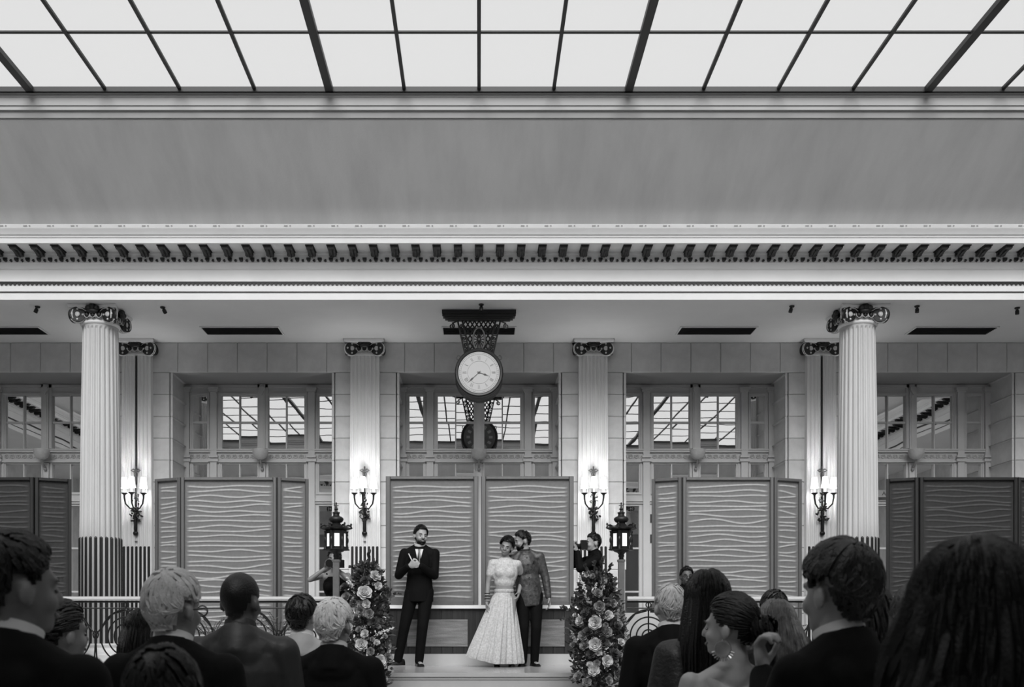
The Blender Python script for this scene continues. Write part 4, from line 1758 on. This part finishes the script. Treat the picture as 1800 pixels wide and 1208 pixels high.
    if outfit == 'dress':
        d = MB()
        d.ell((0, 0, 1.265), (.166, .112, .17))
        for sx in (-1, 1):
            d.cap((sx * .06, -.01, 1.33), (sx * .095, -.012, 1.41), .06, .05, 8)
            d.ell((sx * .068, .078, 1.262), (.072, .064, .07))
        d.ell((0, 0, 1.08), (.136, .098, .18))
        d.ell((0, -.004, .93), (.17, .12, .16))
        d.xf(U)
        d.cap((0, 0, .9 - drop), (0, 0, .3), .16, .20, 16)
        soft('dress', d, m, root, max(vox, .012), 5)
    if outfit == 'saree':
        d = MB()
        d.ell((0, 0, 1.265), (.176, .120, .19))
        d.cap((-.145, -.008, 1.415), (.145, -.008, 1.415), .062, .062, 12)
        d.ell((0, 0, 1.06), (.145, .105, .2))
        d.ell((0, -.004, .93), (.175, .125, .17))
        d.cap((-.15, -.05, 1.40), (-.12, -.10, .95), .05, .06, 10)
        d.xf(U)
        for sh, el, w in ((shn, eln, wn), (shp, elp, wp)):
            d.cap(sh, el, .062, .05, 10)
            d.cap(el, el + (w - el) * .8, .05, .042, 10)
        d.cap((0, 0, .9 - drop), (0, 0, .25), .16, .22, 16)
        soft('saree', d, m, root, max(vox, .012), 5)
    if feet:
        for a_, tz in ((ann, toe[0]), (app, toe[1])):
            dd = V(sin(tz), cos(tz), 0)
            sd = V(cos(tz), -sin(tz), 0)
            sh = MB()
            n0 = 0
            prof = [(-.085, .036, .075), (-.06, .042, .085), (0, .043, .075), (.06, .047, .055), (.12, .046, .042), (.165, .034, .034), (.185, .012, .022)]
            vs = []
            for y, hw_, hh in prof:
                for k in range(8):
                    an_ = pi * k / 7
                    vs.append(a_ * 1 + dd * y + sd * hw_ * cos(an_) + V(0, 0, -.083 + hh * sin(an_)))
            fs = [(j * 8 + k, j * 8 + k + 1, (j + 1) * 8 + k + 1, (j + 1) * 8 + k) for j in range(6) for k in range(7)]
            fs += [((j + 1) * 8, (j + 1) * 8 + 7, j * 8 + 7, j * 8) for j in range(6)] + [tuple(range(8)), tuple(reversed(range(48, 56)))]
            sh.add(vs, fs).build('shoe', LEATH, root, smooth=60)
    # --- face
    if face:
        for sx in (-1, 1):
            e = MB().ell((sx * .033, .0825, 1.622), (.009, .006, .0045), None, 10, 6)
            e.xf(HM)
            e.build('eye', EYE, root)
            e = MB().tube([(sx * .014, .091, 1.647), (sx * .034, .092, 1.654), (sx * .054, .078, 1.646)], [.003, .0038, .002], 5)
            e.xf(HM)
            e.build('eyebrow', HAIRM['black'], root)
        e = MB().tube([(-.03, .082, 1.568), (-.015, .0945, 1.562), (0, .098, 1.561), (.015, .0945, 1.562), (.03, .082, 1.568)], [.003, .006, .0065, .006, .003], 6)
        e.xf(HM)
        e.build('mouth', LIP, root)
    if beard:
        e = MB()
        rr = random.Random(5)
        e.ell((0, .035, 1.549), (.055, .061, .043), None, 18, 10)
        e.ell((0, .072, 1.530), (.026, .022, .020), None, 12, 8)
        for sx in (-1, 1):
            e.cap((sx * .062, .0, 1.60), (sx * .047, .04, 1.548), .010, .014, 8)
            e.cap((sx * .004, .097, 1.580), (sx * .030, .082, 1.568), .005, .005, 6)
        e.xf(HM)
        e.build('beard', HAIRM[beard], root, smooth=60)
    if glasses:
        e = MB()
        for sx in (-1, 1):
            e.tube([(sx * .035 + .024 * cos(t * pi / 8), .104, 1.622 + .019 * sin(t * pi / 8)) for t in range(16)], .003, 5, closed=True)
            e.tube([(sx * .06, .1, 1.626), (sx * .082, .06, 1.63), (sx * .088, -.01, 1.625)], .0035, 5)
        e.tube([(-.011, .105, 1.625), (.011, .105, 1.625)], .003, 5)
        e.xf(HM)
        e.build('glasses', BLACKM, root)
    if hair:
        kw = dict(hair)
        colour = kw.pop('colour')
        h = hair_mesh(kw.pop('style'), kw.pop('seed', 1), **kw)
        h.xf(HM)
        h.build('hair', HAIRM[colour], root, smooth=80)
    if shirt_front:
        e = MB()
        vs = [(-.05, .075, 1.452), (.05, .075, 1.452), (.028, .118, 1.36), (0, .128, 1.25), (-.028, .118, 1.36)]
        vs = [(x, y + .012, z) for x, y, z in vs]
        back = [(x, y - .03, z) for x, y, z in vs]
        e.add(vs + back, [(4, 3, 2, 1, 0), (5, 6, 7, 8, 9)] + [(i, (i + 1) % 5, 5 + (i + 1) % 5, 5 + i) for i in range(5)])
        e.xf(U)
        e.build('shirt_front', SHIRT, root)
    if tie:
        e = MB()
        vs = [(-.016, .092, 1.452), (.016, .092, 1.452), (.011, .102, 1.42), (.02, .137, 1.33), (.012, .142, 1.255), (-.012, .142, 1.255), (-.02, .137, 1.33), (-.011, .102, 1.42)]
        n = len(vs)
        back = [(x, y - .015, z) for x, y, z in vs]
        e.add(vs + back, [tuple(reversed(range(n))), tuple(range(n, 2 * n))] + [(i, (i + 1) % n, n + (i + 1) % n, n + i) for i in range(n)])
        e.xf(U)
        e.build('tie', BLACKM, root)
    root['_'] = 0
    del root['_']
    return root, U, HM


def guest(label, px, ytop, D, **kw):
    H = CAMZ + (VY - ytop) / FPX * D
    return person(label, (px - VX) / FPX * D, D, 0, H, **kw)


SH = dict(style='short', colour='darkbrown', seed=1)
# left side
guest('dark-haired man in a black suit at the left edge, face turned right', 26, 935, 2.5, head=(-.45, 0, 0), rz=-.25, skin=.15,
      hair=dict(style='short', colour='black', seed=2, n=340, vol=1.08), vox=.010, bw=1.08, face=True)
guest('dark-haired woman in a white-sleeved dress with a sparkling earring', 108, 1055, 3.9, head=(-.42, 0, 0), rz=-.2, skin=.24, outfit='blouse', cloth=PALET,
      hair=dict(style='bun', colour='black', seed=3, vol=1.10, n=420), female=True, vox=.010, wp=(.2, .28, 1.22), pp=(.6, -.2, -.8), face=True)
guest('person with smooth black hair half hidden by the grey-haired man with glasses', 250, 1072, 5.2, hair=dict(style='long', colour='black', seed=4, vol=1.1, length=.25), female=True,
      outfit='saree', cloth=SUITB, skin=.22)
guest('grey-haired man with glasses in a black suit', 305, 1003, 3.6, head=(-.38, 0, 0), rz=-.06, skin=.20,
      hair=dict(style='short', colour='grey', seed=5, n=380, vol=1.13, lows=1.05), glasses=True, vox=.010, bw=1.08)
guest('short dark-haired person in front of the grey-haired man with glasses', 288, 1138, 2.2, hair=dict(style='short', colour='black', seed=6, n=300, vol=1.12), outfit='suit', cloth=SUITB, skin=.25, bw=.9)
guest('broad man with cropped black hair in a charcoal suit', 423, 1003, 4.6, head=(-.3, 0, 0), skin=.07,
      hair=dict(style='crop', colour='black', seed=7), cloth=SUITG, bw=1.16, vox=.011, collar=SUITG)
guest('man with wavy dark hair in a pale suit', 531, 1045, 6.0, head=(-.25, 0, 0), skin=.30, hair=dict(style='short', colour='darkbrown', seed=8, n=300, vol=1.1), cloth=SUITL, vox=.011)
guest('silver-haired man in a black suit beside the left flowers', 587, 1053, 5.0, head=(-.3, 0, 0), skin=.20, hair=dict(style='short', colour='white', seed=9, n=380, vol=1.14), vox=.010, bw=1.12)
# right side
guest('balding white-haired man in a black suit beside the right flowers', 1178, 1025, 5.8, head=(.1, 0, 0), skin=.32, hair=dict(style='short', colour='grey', seed=10, n=240, vol=1.04, lockr=.005), vox=.010, bw=1.08)
guest('tall woman with long straight black hair in a dark lace saree', 1243, 1005, 4.5, outfit='saree', cloth=LACE, skin=.22, female=True,
      hair=dict(style='long', colour='black', seed=11, n=420, vol=1.15, length=.55, spread=1.15, lockr=.008), vox=.011)
r_ear, U_, HM_ = guest('woman in a pale open-backed top with a fringed hoop earring', 1286, 1043, 3.9, head=(.85, 0, 0), rz=.1, outfit='dress', cloth=PALET, skin=.32, female=True,
      hair=dict(style='bun', colour='black', seed=12, n=620, vol=1.10, lockr=.0045), vox=.009, face=True)
e = MB()
HE = HM_ @ V(-.092, -.008, 1.572)
q_ = HM_.to_3x3()
ring_pts = [HE + q_ @ V(0, .032 * sin(t), -.03 - .032 * cos(t)) for t in [k * 2 * pi / 20 for k in range(20)]]
e.tube(ring_pts, .004, 5, closed=True)
for k in range(-5, 6):
    a = k * .26
    p0 = HE + q_ @ V(0, .032 * sin(a), -.03 - .032 * cos(a))
    p1 = HE + q_ @ V(0, .048 * sin(a), -.03 - .048 * cos(a))
    e.tube([p0, p1], .003, 4)
e.tube([HE + V(0, 0, .01), HE + V(0, 0, -.0)], .004, 5)
e.build('earring', METALP, r_ear)
rr_ = random.Random(33)
b = MB()
for i_ in range(70):
    a_, q0 = rr_.uniform(0, 6.28), rr_.random() ** .5
    ox, oy = .032 * q0 * cos(a_), .026 * q0 * sin(a_)
    ln_ = rr_.uniform(.36, .5)
    b.tube([(ox * .5 + .01, -.10 + oy * .5, 1.64), (ox + .02, -.135 + oy, 1.58), (ox * 1.3 + .03, -.145 + oy, 1.48), (ox * 1.5 + .035, -.15 + oy, 1.36), (ox * 1.6 + .03 + rr_.uniform(-.01, .01), -.155 + oy, 1.60 - ln_)],
           [.004, .007, .007, .006, .002], 4)
b.xf(HM_)
b.build('ponytail', HAIRM['black'], r_ear, smooth=80)
guest('man with short dark hair far back before the right screen', 1360, 1037, 6.9, skin=.30, hair=dict(style='short', colour='darkbrown', seed=13, vol=1.08), cloth=SUITD)
guest('woman with straight fair shoulder-length hair', 1364, 1057, 5.05, outfit='saree', cloth=SUITD, skin=.32, female=True,
      hair=dict(style='long', colour='blond', seed=14, n=460, vol=1.16, length=.30, spread=1.3, lockr=.008, front=1), vox=.011)
guest('tall man with thick dark hair in a black suit, one hand raised', 1472, 955, 2.85, head=(-.02, 0, 0), rz=.5, skin=.26,
      hair=dict(style='short', colour='darkbrown', seed=15, n=520, vol=1.17, lockr=.007), vox=.0065, bw=.98, sw=.165,
      wn=(.05, .33, 1.395), pn=(-.15, .1, -1), fn=(-.10, .1, 1), palmn=(.5, -1, .1), curl=.8)
r_ph, _, _ = guest('black-haired woman holding up a phone behind the tall man', 1526, 1030, 3.75, outfit='saree', cloth=SUITD, skin=.28, female=True,
      hair=dict(style='long', colour='black', seed=16, n=260, vol=1.1, length=.2), vox=.009, wp=(.175, .25, 1.55), pp=(.7, -.2, -.7), fp=(-.25, .3, 1), palmp=(-.9, .3, 0), curl=.55)
guest('woman with highlighted brown hair beside the dark-maned woman', 1618, 1024, 3.3, outfit='saree', cloth=SUITD, skin=.30, female=True,
      hair=dict(style='long', colour='brown', seed=17, n=420, vol=1.12, length=.35, spread=1.15, lockr=.008), vox=.011)
guest('woman with a large mane of dark wavy hair at the right edge', 1706, 970, 1.85, outfit='saree', cloth=SUITB, skin=.28, female=True,
      hair=dict(style='long', colour='black', seed=18, n=700, vol=1.3, length=.42, wave=.016, spread=1.35, lockr=.011, front=1), vox=.011)

# phone held up by the guest
p = at(1538, 1052, 4.03)
root = thing('phone', 'dark phone held up beside the tall man', 'phone', p, .1)
MB().bb(-.036, .036, -.004, .004, -.07, .07).build('case', BLACKM, root)
MB().bb(-.034, .034, -.006, -.004, .06, .068).build('edge', METALP, root)

# the wedding party on the terrace
def on_terrace(px, D):
    return ((px - VX) / FPX * D, D, ZP)


X, Y, Z = on_terrace(737, 12.75)
r_off, U_, HM_ = person('bearded officiant in a black suit clasping his hands', X, Y, Z, 1.815, rz=pi, name='person', group=None, skin=.34, hair=dict(style='short', colour='black', seed=21, n=300, vol=1.06),
       outfit='suit', cloth=SUITB, head=(.40, -.10, -.05), lean=(0, -.01), wn=(-.02, .23, 1.245), wp=(.115, .23, 1.235), pn=(-.45, -.25, -1), pp=(.45, -.25, -1),
       fn=(.9, .3, .15), fp=(-.9, .3, .1), palmn=(.3, -1, .2), palmp=(-.3, -1, .2), curl=.8, an=(.0, .04), ap=(.27, -.02), toe=(-.25, 1.1), vox=.0075, face=True, beard='black', shirt_front=True, tie=True)
e = MB()
e.box((0, 0, 0), (.013, .006, .13), Matrix.Rotation(.45, 3, 'Y'))
e.v = [tuple(U_ @ (Vector(v) + V(.10, .118, 1.335))) for v in e.v]
e.build('pale_lapel_edge', SHIRT, r_off)

X, Y, Z = on_terrace(886, 12.55)
r_br, U_, HM_ = person('bride in an ivory cropped blouse and long embroidered skirt', X, Y, Z, 1.645, rz=pi, group=None, skin=.25, female=True,
       hair=dict(style='bun', colour='black', seed=22, n=420, vol=1.26), outfit='blouse', cloth=IVORY, head=(-.25, -.16, -.22), lean=(0, -.03),
       wn=(-.20, -.05, 1.00), pn=(-.3, -1, 0), wp=(.235, .05, .865), pp=(.6, -.7, 0), fp=(0, .05, -1), palmp=(-1, 0, 0), vox=.0075, face=True, curl=.3)
n = 140
rows = []
prof = [(1.035, .128, 0), (1.0, .133, .002), (.93, .165, .012), (.8, .205, .02), (.6, .262, .03), (.4, .315, .036), (.2, .37, .042), (.06, .40, .046), (.045, .395, .046)]
for z, r, pl in prof:
    t = (1.035 - z)
    for i in range(n):
        a = 2 * pi * i / n
        rr = r * (1 + 1.5 * pl * (sin(a * 21 + 2 * sin(a * 3)) + .5 * sin(a * 37 + 1)))
        hem = .05 * max(0, -sin(a)) * 0 + (.09 * max(0, cos(a)) * t)       # lifted a little on one side
        rows.append((rr * cos(a) * .92 + .125 * t, rr * sin(a) * .72 - .03 * t, z + hem))
fs = [(j * n + (i + 1) % n, j * n + i, (j + 1) * n + i, (j + 1) * n + (i + 1) % n) for j in range(len(prof) - 1) for i in range(n)]
MB().add(rows, fs).build('skirt', IVORY, r_br, smooth=60)
e = MB().lathe([(.130, 1.01), (.133, 1.03), (.130, 1.05)], 40, sq=(1, .78))
e.build('waistband', IVORY, r_br)
w_ = V(.235, .05, .865)
for i in range(6):
    MB().tube([(w_.x - .008 + .034 * cos(t * pi / 8), w_.y - .004 * i + .034 * sin(t * pi / 8), w_.z + .035 + i * .018) for t in range(16)], .0075, 5, closed=True).build(
        'bangle', METALP if i % 2 == 0 else mat('red_bangle', .03, .4), r_br)
for sx in (-1, 1):
    c = HM_ @ V(sx * .088, .0, 1.572)
    MB().ell(c, (.012, .012, .022), None, 8, 6).build('earring', METALP, r_br)
c = HM_ @ V(0, .088, 1.69)

X, Y, Z = on_terrace(930, 12.74)
r_gr, U_, HM_ = person('groom in a patterned grey jacket kissing the bride on her head', X, Y, Z, 1.745, rz=pi + .12, group=None, skin=.30, hair=dict(style='short', colour='black', seed=23, n=320, vol=1.10),
       outfit='brocade', cloth=BROC, legs=SUITB, head=(-1.45, -.10, .0), lean=(0, .10), wn=(-.255, .06, .835), pn=(-.6, -.6, 0), wp=(.47, -.05, 1.33), pp=(.2, -1, -.3),
       fp=(.1, .7, -.1), palmp=(-.9, .2, -.2), vox=.0075, face=True, beard='black', collar=BROC, an=(-.07, 0), ap=(.08, 0), toe=(-.15, .35), bw=1.0)
e = MB()
e.prism([(-.02, .0), (.02, .0), (.006, .03), (-.012, .02)], -.004, .004)
e.v = [tuple(U_ @ (Vector(v) + V(-.085, .118, 1.325))) for v in e.v]
e.build('pocket_square', BLACKM, r_gr)
e = MB()
for k in range(5):
    e.ell(U_ @ V(0, .13 - .03 * (k == 0), 1.40 - k * .085), (.008, .006, .008), None, 8, 5)
e.build('buttons', BLACKM, r_gr)

# photographers
X, Y, Z = on_terrace(1042, 13.45)
person('photographer in a dark shirt standing by the right flowers', X, Y, Z, 1.775, rz=radians(104), group=None, skin=.34, hair=dict(style='short', colour='black', seed=24, vol=1.05),
       outfit='suit', cloth=SUITB, collar=SUITB, wn=(-.06, .24, 1.50), wp=(.08, .2, 1.55), pn=(-.6, -.1, -1), pp=(.6, 0, -1), fn=(.1, .3, .9), fp=(-.2, .4, .8), palmn=(.6, .6, 0), palmp=(-.8, .5, 0), curl=.6, vox=.0085, face=True)


def camera_thing(p, rz, label):
    root = thing('photo_camera', label, 'camera', p, rz, 'cameras in use')
    b = MB()
    b.bb(-.07, .07, -.035, .035, -.045, .05)
    b.bb(-.03, .03, -.035, .04, .05, .085)
    b.bb(-.075, -.045, .0, .055, -.045, .045)
    b.build('camera_body', BLACKM, root)
    MB().lathe([(.034, 0), (.036, .05), (.042, .06), (.042, .14), (.046, .15), (.046, .19), (.038, .19)], 20, (0, .035, 0), Matrix.Rotation(-pi / 2, 3, 'X')).build('lens_barrel', BLACKM, root, smooth=40)
    MB().disc((0, .222, 0), .037, .004, (0, 1, 0), 18).build('lens_front', GLASSY, root)
    return root


camera_thing(at(1026, 961, 13.42), radians(100), 'black camera held by the standing photographer')
X, Y, Z = on_terrace(590, 12.3)
person('crouching photographer in a black sleeveless dress behind the left lantern', X, Y, Z, 1.66, rz=pi - .1, group=None, skin=.20, female=True, outfit='dress', cloth=SUITB, drop=.20,
       hair=dict(style='bun', colour='black', seed=25, vol=1.1), wn=(-.05, .25, 1.30), wp=(.06, .25, 1.30), pn=(-.9, .1, -.7), pp=(.9, .1, -.7), fn=(.2, .3, .9), fp=(-.2, .3, .9),
       palmn=(.8, .4, 0), palmp=(-.8, .4, 0), curl=.6, lean=(.1, 0), vox=.009, face=True)
camera_thing(at(594, 992, 11.98), pi - .35, 'black camera held by the crouching photographer')

# seated musician behind the railing
X, Y, Z = on_terrace(1207, 12.75)
person('seated person with glasses and black hair behind the right railing', X, Y, Z, 1.68, rz=pi, group=None, skin=.10, hair=dict(style='short', colour='black', seed=26, vol=1.1), outfit='suit', cloth=SUITB, collar=SUITB,
       drop=.42, an=(-.1, .34), ap=(.1, .34), wn=(-.12, .3, .70), wp=(.12, .3, .70), glasses=True, face=True, vox=.010)
root = thing('chair', 'black chair under the seated person with glasses', 'chair', (X, Y + .03, ZP), pi)
MB().bb(-.21, .21, -.22, .22, .36, .39).build('seat', SUITD, root)
MB().bb(-.2, .2, -.25, -.225, .5, .82).build('backrest', SUITD, root)
lg = MB().bb(-.015, .015, -.015, .015, 0, .36).mesh('leg', BLACKP)
for sx in (-.19, .19):
    for sy in (-.2, .2):
        inst('leg', lg, root, (sx, sy, 0))
    MB().bb(sx - .012, sx + .012, -.245, -.225, .36, .55).build('back_post', BLACKP, root)

# ------------------------------------------------------------------ flower arrangements
def rose_mesh(m, r=1.0, seed=1, name='rose'):
    rr = random.Random(seed)
    b = MB()
    for layer, (n, rad, h, tilt, sz) in enumerate(((3, .010, .022, .05, .028), (5, .018, .016, .22, .033), (5, .028, .010, .5, .037), (6, .034, .002, .85, .036))):
        for i in range(n):
            a = 2 * pi * i / n + layer * .5 + rr.uniform(-.1, .1)
            M = Matrix.Rotation(a, 4, 'Z') @ Matrix.Translation((rad * .55, 0, h * .4)) @ Matrix.Rotation(tilt, 4, 'Y')
            vs, fs = [], []
            for u in range(4):
                for v in range(5):
                    t = u / 3
                    s_ = (v - 2) / 2
                    w = sz * .82 * (sin(t * 2.0 + .5)) * s_
                    vs.append(M @ V(.010 * s_ * s_ * -1 + .010 * t * t, w, sz * 1.15 * t))
            for u in range(3):
                for v in range(4):
                    fs.append((u * 5 + v, u * 5 + v + 1, u * 5 + v + 6, u * 5 + v + 5))
            b.add(vs, fs)
    b.ell((0, 0, -.006), (.014, .014, .014), None, 8, 5)
    b.v = [(x * r, y * r, z * r) for x, y, z in b.v]
    return b.mesh(name, m, smooth=180)


def leaf_geo(b, p, d, up, ln, w):
    s_ = d.cross(up)
    s_ = s_.normalized() if s_.length > 1e-4 else d.orthogonal().normalized()
    u = s_.cross(d)
    q = [p, p + d * ln * .35 + s_ * w + u * w * .3, p + d * ln * .75 + s_ * w * .7, p + d * ln, p + d * ln * .75 - s_ * w * .7, p + d * ln * .35 - s_ * w + u * w * .3, p + d * ln * .5]
    b.add(q, [(0, 1, 6), (1, 2, 6), (2, 3, 6), (3, 4, 6), (4, 5, 6), (5, 0, 6)])


rose_w = rose_mesh(PETAL, 1.0, 1)
rose_g = rose_mesh(PETAL2, .9, 2)
rose_d = rose_mesh(PETAL3, .9, 3)


def arrangement(cx, cy, z0, ztop, axis, halfw, roses, spikes, sprays, seed, label):
    """axis(z) -> x offset, halfw(z) -> half width"""
    rr = random.Random(seed)
    root = thing('flower_arrangement', label, 'flowers', (cx, cy, z0), 0, 'tall flower arrangements at the steps')
    MB().lathe([(.11, 0), (.13, .02), (.10, .05), (.12, .12), (.15, .22), (.155, .24), (.13, .24)], 20).build('urn', IRONB, root, smooth=40)
    H = ztop - z0
    core = MB()
    core.tube([(axis(z), 0, z) for z in [.2 + (H - .3) * k / 8 for k in range(9)]], [.03 - .002 * k for k in range(9)], 6)
    core.build('stake', LEAF, root)
    for nm, m, cnt, sc in (('foliage', LEAF, 1900, 1.0), ('pale_foliage', LEAF2, 380, .9)):
        b = MB()
        for i in range(cnt):
            z = .25 + (H - .25) * rr.random() ** .95
            a = rr.uniform(0, 2 * pi)
            r = halfw(z) * rr.random() ** .55
            p = V(axis(z) + r * cos(a), r * sin(a) * .75, z)
            d = V(cos(a) * .8, sin(a) * .6, rr.uniform(-.4, 1.0)).normalized()
            d = (d + V(rr.uniform(-.5, .5), rr.uniform(-.5, .5), rr.uniform(-.5, .5))).normalized()
            leaf_geo(b, p, d, V(rr.uniform(-1, 1), -1, rr.uniform(-.5, 1)), rr.uniform(.04, .085) * sc, rr.uniform(.010, .019) * sc)
        stuff(b.build(nm, m, root))
    extra_r = []
    for i in range(46):
        z = .3 + (H - .45) * rr.random()
        extra_r.append((axis(z) + halfw(z) * rr.uniform(-.95, .95), z, rr.choice((0, 1, 1, 1, 2, 2)), rr.uniform(.45, .85)))
    for x, z, kind, scl in list(roses) + extra_r:
        me = (rose_w, rose_g, rose_d)[kind]
        hw = halfw(z)
        dx = x - axis(z)
        y = -sqrt(max(.02, hw * hw - dx * dx * .8)) * .75 - .02
        e = Euler((pi / 2 - .35 + rr.uniform(-.35, .35), rr.uniform(-.2, .2), dx / max(hw, .1) * .7 + rr.uniform(-.3, .3)))
        inst('rose' if kind < 2 else 'dark_rose', me, root, (x, y, z), e, (scl * .98,) * 3)
    for (x0, z0_, x1, z1, m, cnt) in spikes:                    # larkspur-like flower spikes
        b = MB()
        p0, p1 = V(x0, -halfw(z0_) * .6, z0_), V(x1, -halfw(z0_) * .7, z1)
        b.tube([p0, (p0 + p1) / 2 + V(0, 0, .01), p1], [.005, .004, .002], 5)
        for k in range(cnt):
            t = .15 + .85 * k / cnt
            p = p0 + (p1 - p0) * t
            for q in range(3):
                e = Euler((rr.uniform(-1, 1), rr.uniform(-1, 1), rr.uniform(0, 6))).to_matrix()
                off = e @ V(.018 * (1.1 - t * .7), 0, 0)
                b.ell(p + off, (.014 * (1.15 - .6 * t), .006, .012 * (1.15 - .6 * t)), e, 6, 4)
        b.build('flower_spike', m, root, smooth=60)
    for (x0, z0_, x1, z1, cnt) in sprays:                       # arching leafy twigs
        b = MB()
        p0, p1 = V(x0, -.1, z0_), V(x1, -.16, z1)
        pts = [p0 + (p1 - p0) * (k / 6) + V(0, 0, .035 * sin(pi * k / 6)) for k in range(7)]
        b.tube(pts, [.005 - .0006 * k for k in range(7)], 5)
        for k in range(cnt):
            t = .15 + .85 * k / cnt
            p = p0 + (p1 - p0) * t + V(0, 0, .035 * sin(pi * t))
            d = V(rr.uniform(-.6, .6), rr.uniform(-1, .3), rr.uniform(-.7, 1)).normalized() + (p1 - p0).normalized() * .7
            leaf_geo(b, p, d.normalized(), V(0, -1, .4), rr.uniform(.04, .07), .014)
        b.build('leafy_twig', LEAF, root)
    return root


YA = 10.5
ZA = ZP - .36
kz = YA / FPX


def apx(px, c):
    return (px - VX) * kz - c


def apz(py):
    return CAMZ + (VY - py) * kz - ZA


cl = (645 - VX) * kz
L = lambda px, py: (apx(px, cl), apz(py))
roses_l = [(*L(661, 1015), 0, 1.15), (*L(644, 1045), 0, 1.5), (*L(648, 1063), 0, .95), (*L(638, 1075), 1, 1.1), (*L(653, 1080), 1, 1.1), (*L(618, 1104), 0, .9), (*L(639, 1133), 0, 1.25),
           (*L(670, 1162), 0, 1.3), (*L(682, 1134), 1, 1.0), (*L(683, 1157), 1, 1.2), (*L(655, 1145), 1, .95), (*L(612, 1052), 1, 1.2), (*L(600, 1058), 0, .8), (*L(610, 1035), 2, 1.2), (*L(645, 1023), 2, 1.1),
           (*L(660, 1095), 2, 1.1), (*L(630, 1092), 2, 1.0), (*L(665, 1130), 0, .7), (*L(646, 1115), 0, .9), (*L(672, 1185), 1, .9), (*L(655, 1172), 2, 1.2), (*L(626, 1063), 2, 1.0)]
spk_l = [(*L(640, 1110), *L(660, 1088), PETAL2, 14), (*L(640, 1000), *L(651, 982), LEAF, 9), (*L(660, 1118), *L(696, 1103), PETAL, 13), (*L(625, 1035), *L(612, 1015), PETAL, 12), (*L(616, 1075), *L(625, 1050), PETAL2, 12),
         (*L(622, 1110), *L(625, 1090), PETAL2, 10), (*L(641, 1030), *L(652, 1012), PETAL2, 10)]
spr_l = [(*L(660, 1070), *L(706, 1045), 14), (*L(660, 1075), *L(690, 1040), 10), (*L(650, 1010), *L(652, 975), 14), (*L(630, 1010), *L(618, 1000), 10), (*L(665, 1155), *L(690, 1128), 9), (*L(668, 1070), *L(683, 1085), 6), (*L(665, 1020), *L(676, 1010), 8)]
arrangement(cl, YA, ZA, CAMZ + (VY - 992) * kz,
            lambda z: .0 + .10 * max(0, 1.0 - z) * .8 - .0, lambda z: max(.07, .255 - .14 * abs(z - .85)) if z < 1.25 else max(.05, .20 - .38 * (z - 1.25)),
            roses_l, spk_l, spr_l, 51, 'tall arrangement of white roses and greenery beside the silver-haired man')
cr = (1050 - VX) * kz
Q = lambda px, py: (apx(px, cr), apz(py))
roses_r = [(*Q(1043, 1096), 0, 1.4), (*Q(1042, 1133), 0, 1.35), (*Q(1062, 1161), 0, 1.15), (*Q(1064, 1083), 0, 1.0), (*Q(1050, 1068), 1, 1.3), (*Q(1017, 1093), 0, 1.0), (*Q(1025, 1135), 1, 1.2), (*Q(1022, 1118), 1, 1.2),
           (*Q(1062, 1113), 1, 1.1), (*Q(1086, 1130), 0, .9), (*Q(1040, 1178), 0, 1.2), (*Q(1015, 1190), 1, 1.2), (*Q(1028, 1198), 1, 1.1), (*Q(1082, 1185), 1, 1.4), (*Q(1047, 1045), 1, 1.0), (*Q(1057, 1022), 1, .9),
           (*Q(1035, 1150), 2, 1.1), (*Q(1055, 1130), 2, 1.3), (*Q(1030, 1112), 2, 1.2), (*Q(1050, 1110), 2, 1.2), (*Q(1075, 1150), 2, 1.2), (*Q(1065, 1195), 1, 1.0), (*Q(1072, 1062), 1, 1.0), (*Q(1070, 1035), 2, 1.1),
           (*Q(1058, 1012), 2, .9), (*Q(1025, 1080), 2, 1.0), (*Q(1045, 1165), 1, .8), (*Q(1033, 1168), 0, .7), (*Q(1092, 1195), 1, 1.0), (*Q(1030, 1012), 0, .6), (*Q(1040, 1015), 1, .7)]
spk_r = [(*Q(1032, 1050), *Q(1014, 1010), PETAL, 16), (*Q(1036, 1065), *Q(1022, 1042), PETAL2, 12), (*Q(1056, 1040), *Q(1060, 1005), PETAL, 14), (*Q(1012, 1132), *Q(1000, 1108), PETAL2, 12), (*Q(1084, 1110), *Q(1082, 1070), PETAL2, 16),
         (*Q(1040, 1045), *Q(1046, 1025), PETAL, 8), (*Q(1098, 1135), *Q(1094, 1110), PETAL2, 9)]
spr_r = [(*Q(1030, 1085), *Q(984, 1072), 16), (*Q(1025, 1075), *Q(1002, 1058), 12), (*Q(1030, 1100), *Q(982, 1092), 12), (*Q(1052, 1020), *Q(1056, 985), 14), (*Q(1062, 1025), *Q(1070, 995), 12), (*Q(1068, 1045), *Q(1080, 1022), 10), (*Q(1030, 1180), *Q(1006, 1168), 10),
         (*Q(1070, 1150), *Q(1100, 1120), 12), (*Q(1035, 1030), *Q(1024, 998), 10), (*Q(1045, 1025), *Q(1042, 990), 10)]
arrangement(cr, YA, ZA, CAMZ + (VY - 1008) * kz,
            lambda z: .0, lambda z: max(.08, .30 - .12 * abs(z - .75)) if z < 1.1 else max(.03, .258 - .42 * (z - 1.1)),
            roses_r, spk_r, spr_r, 52, 'tall arrangement of white roses and greenery in front of the standing photographer')
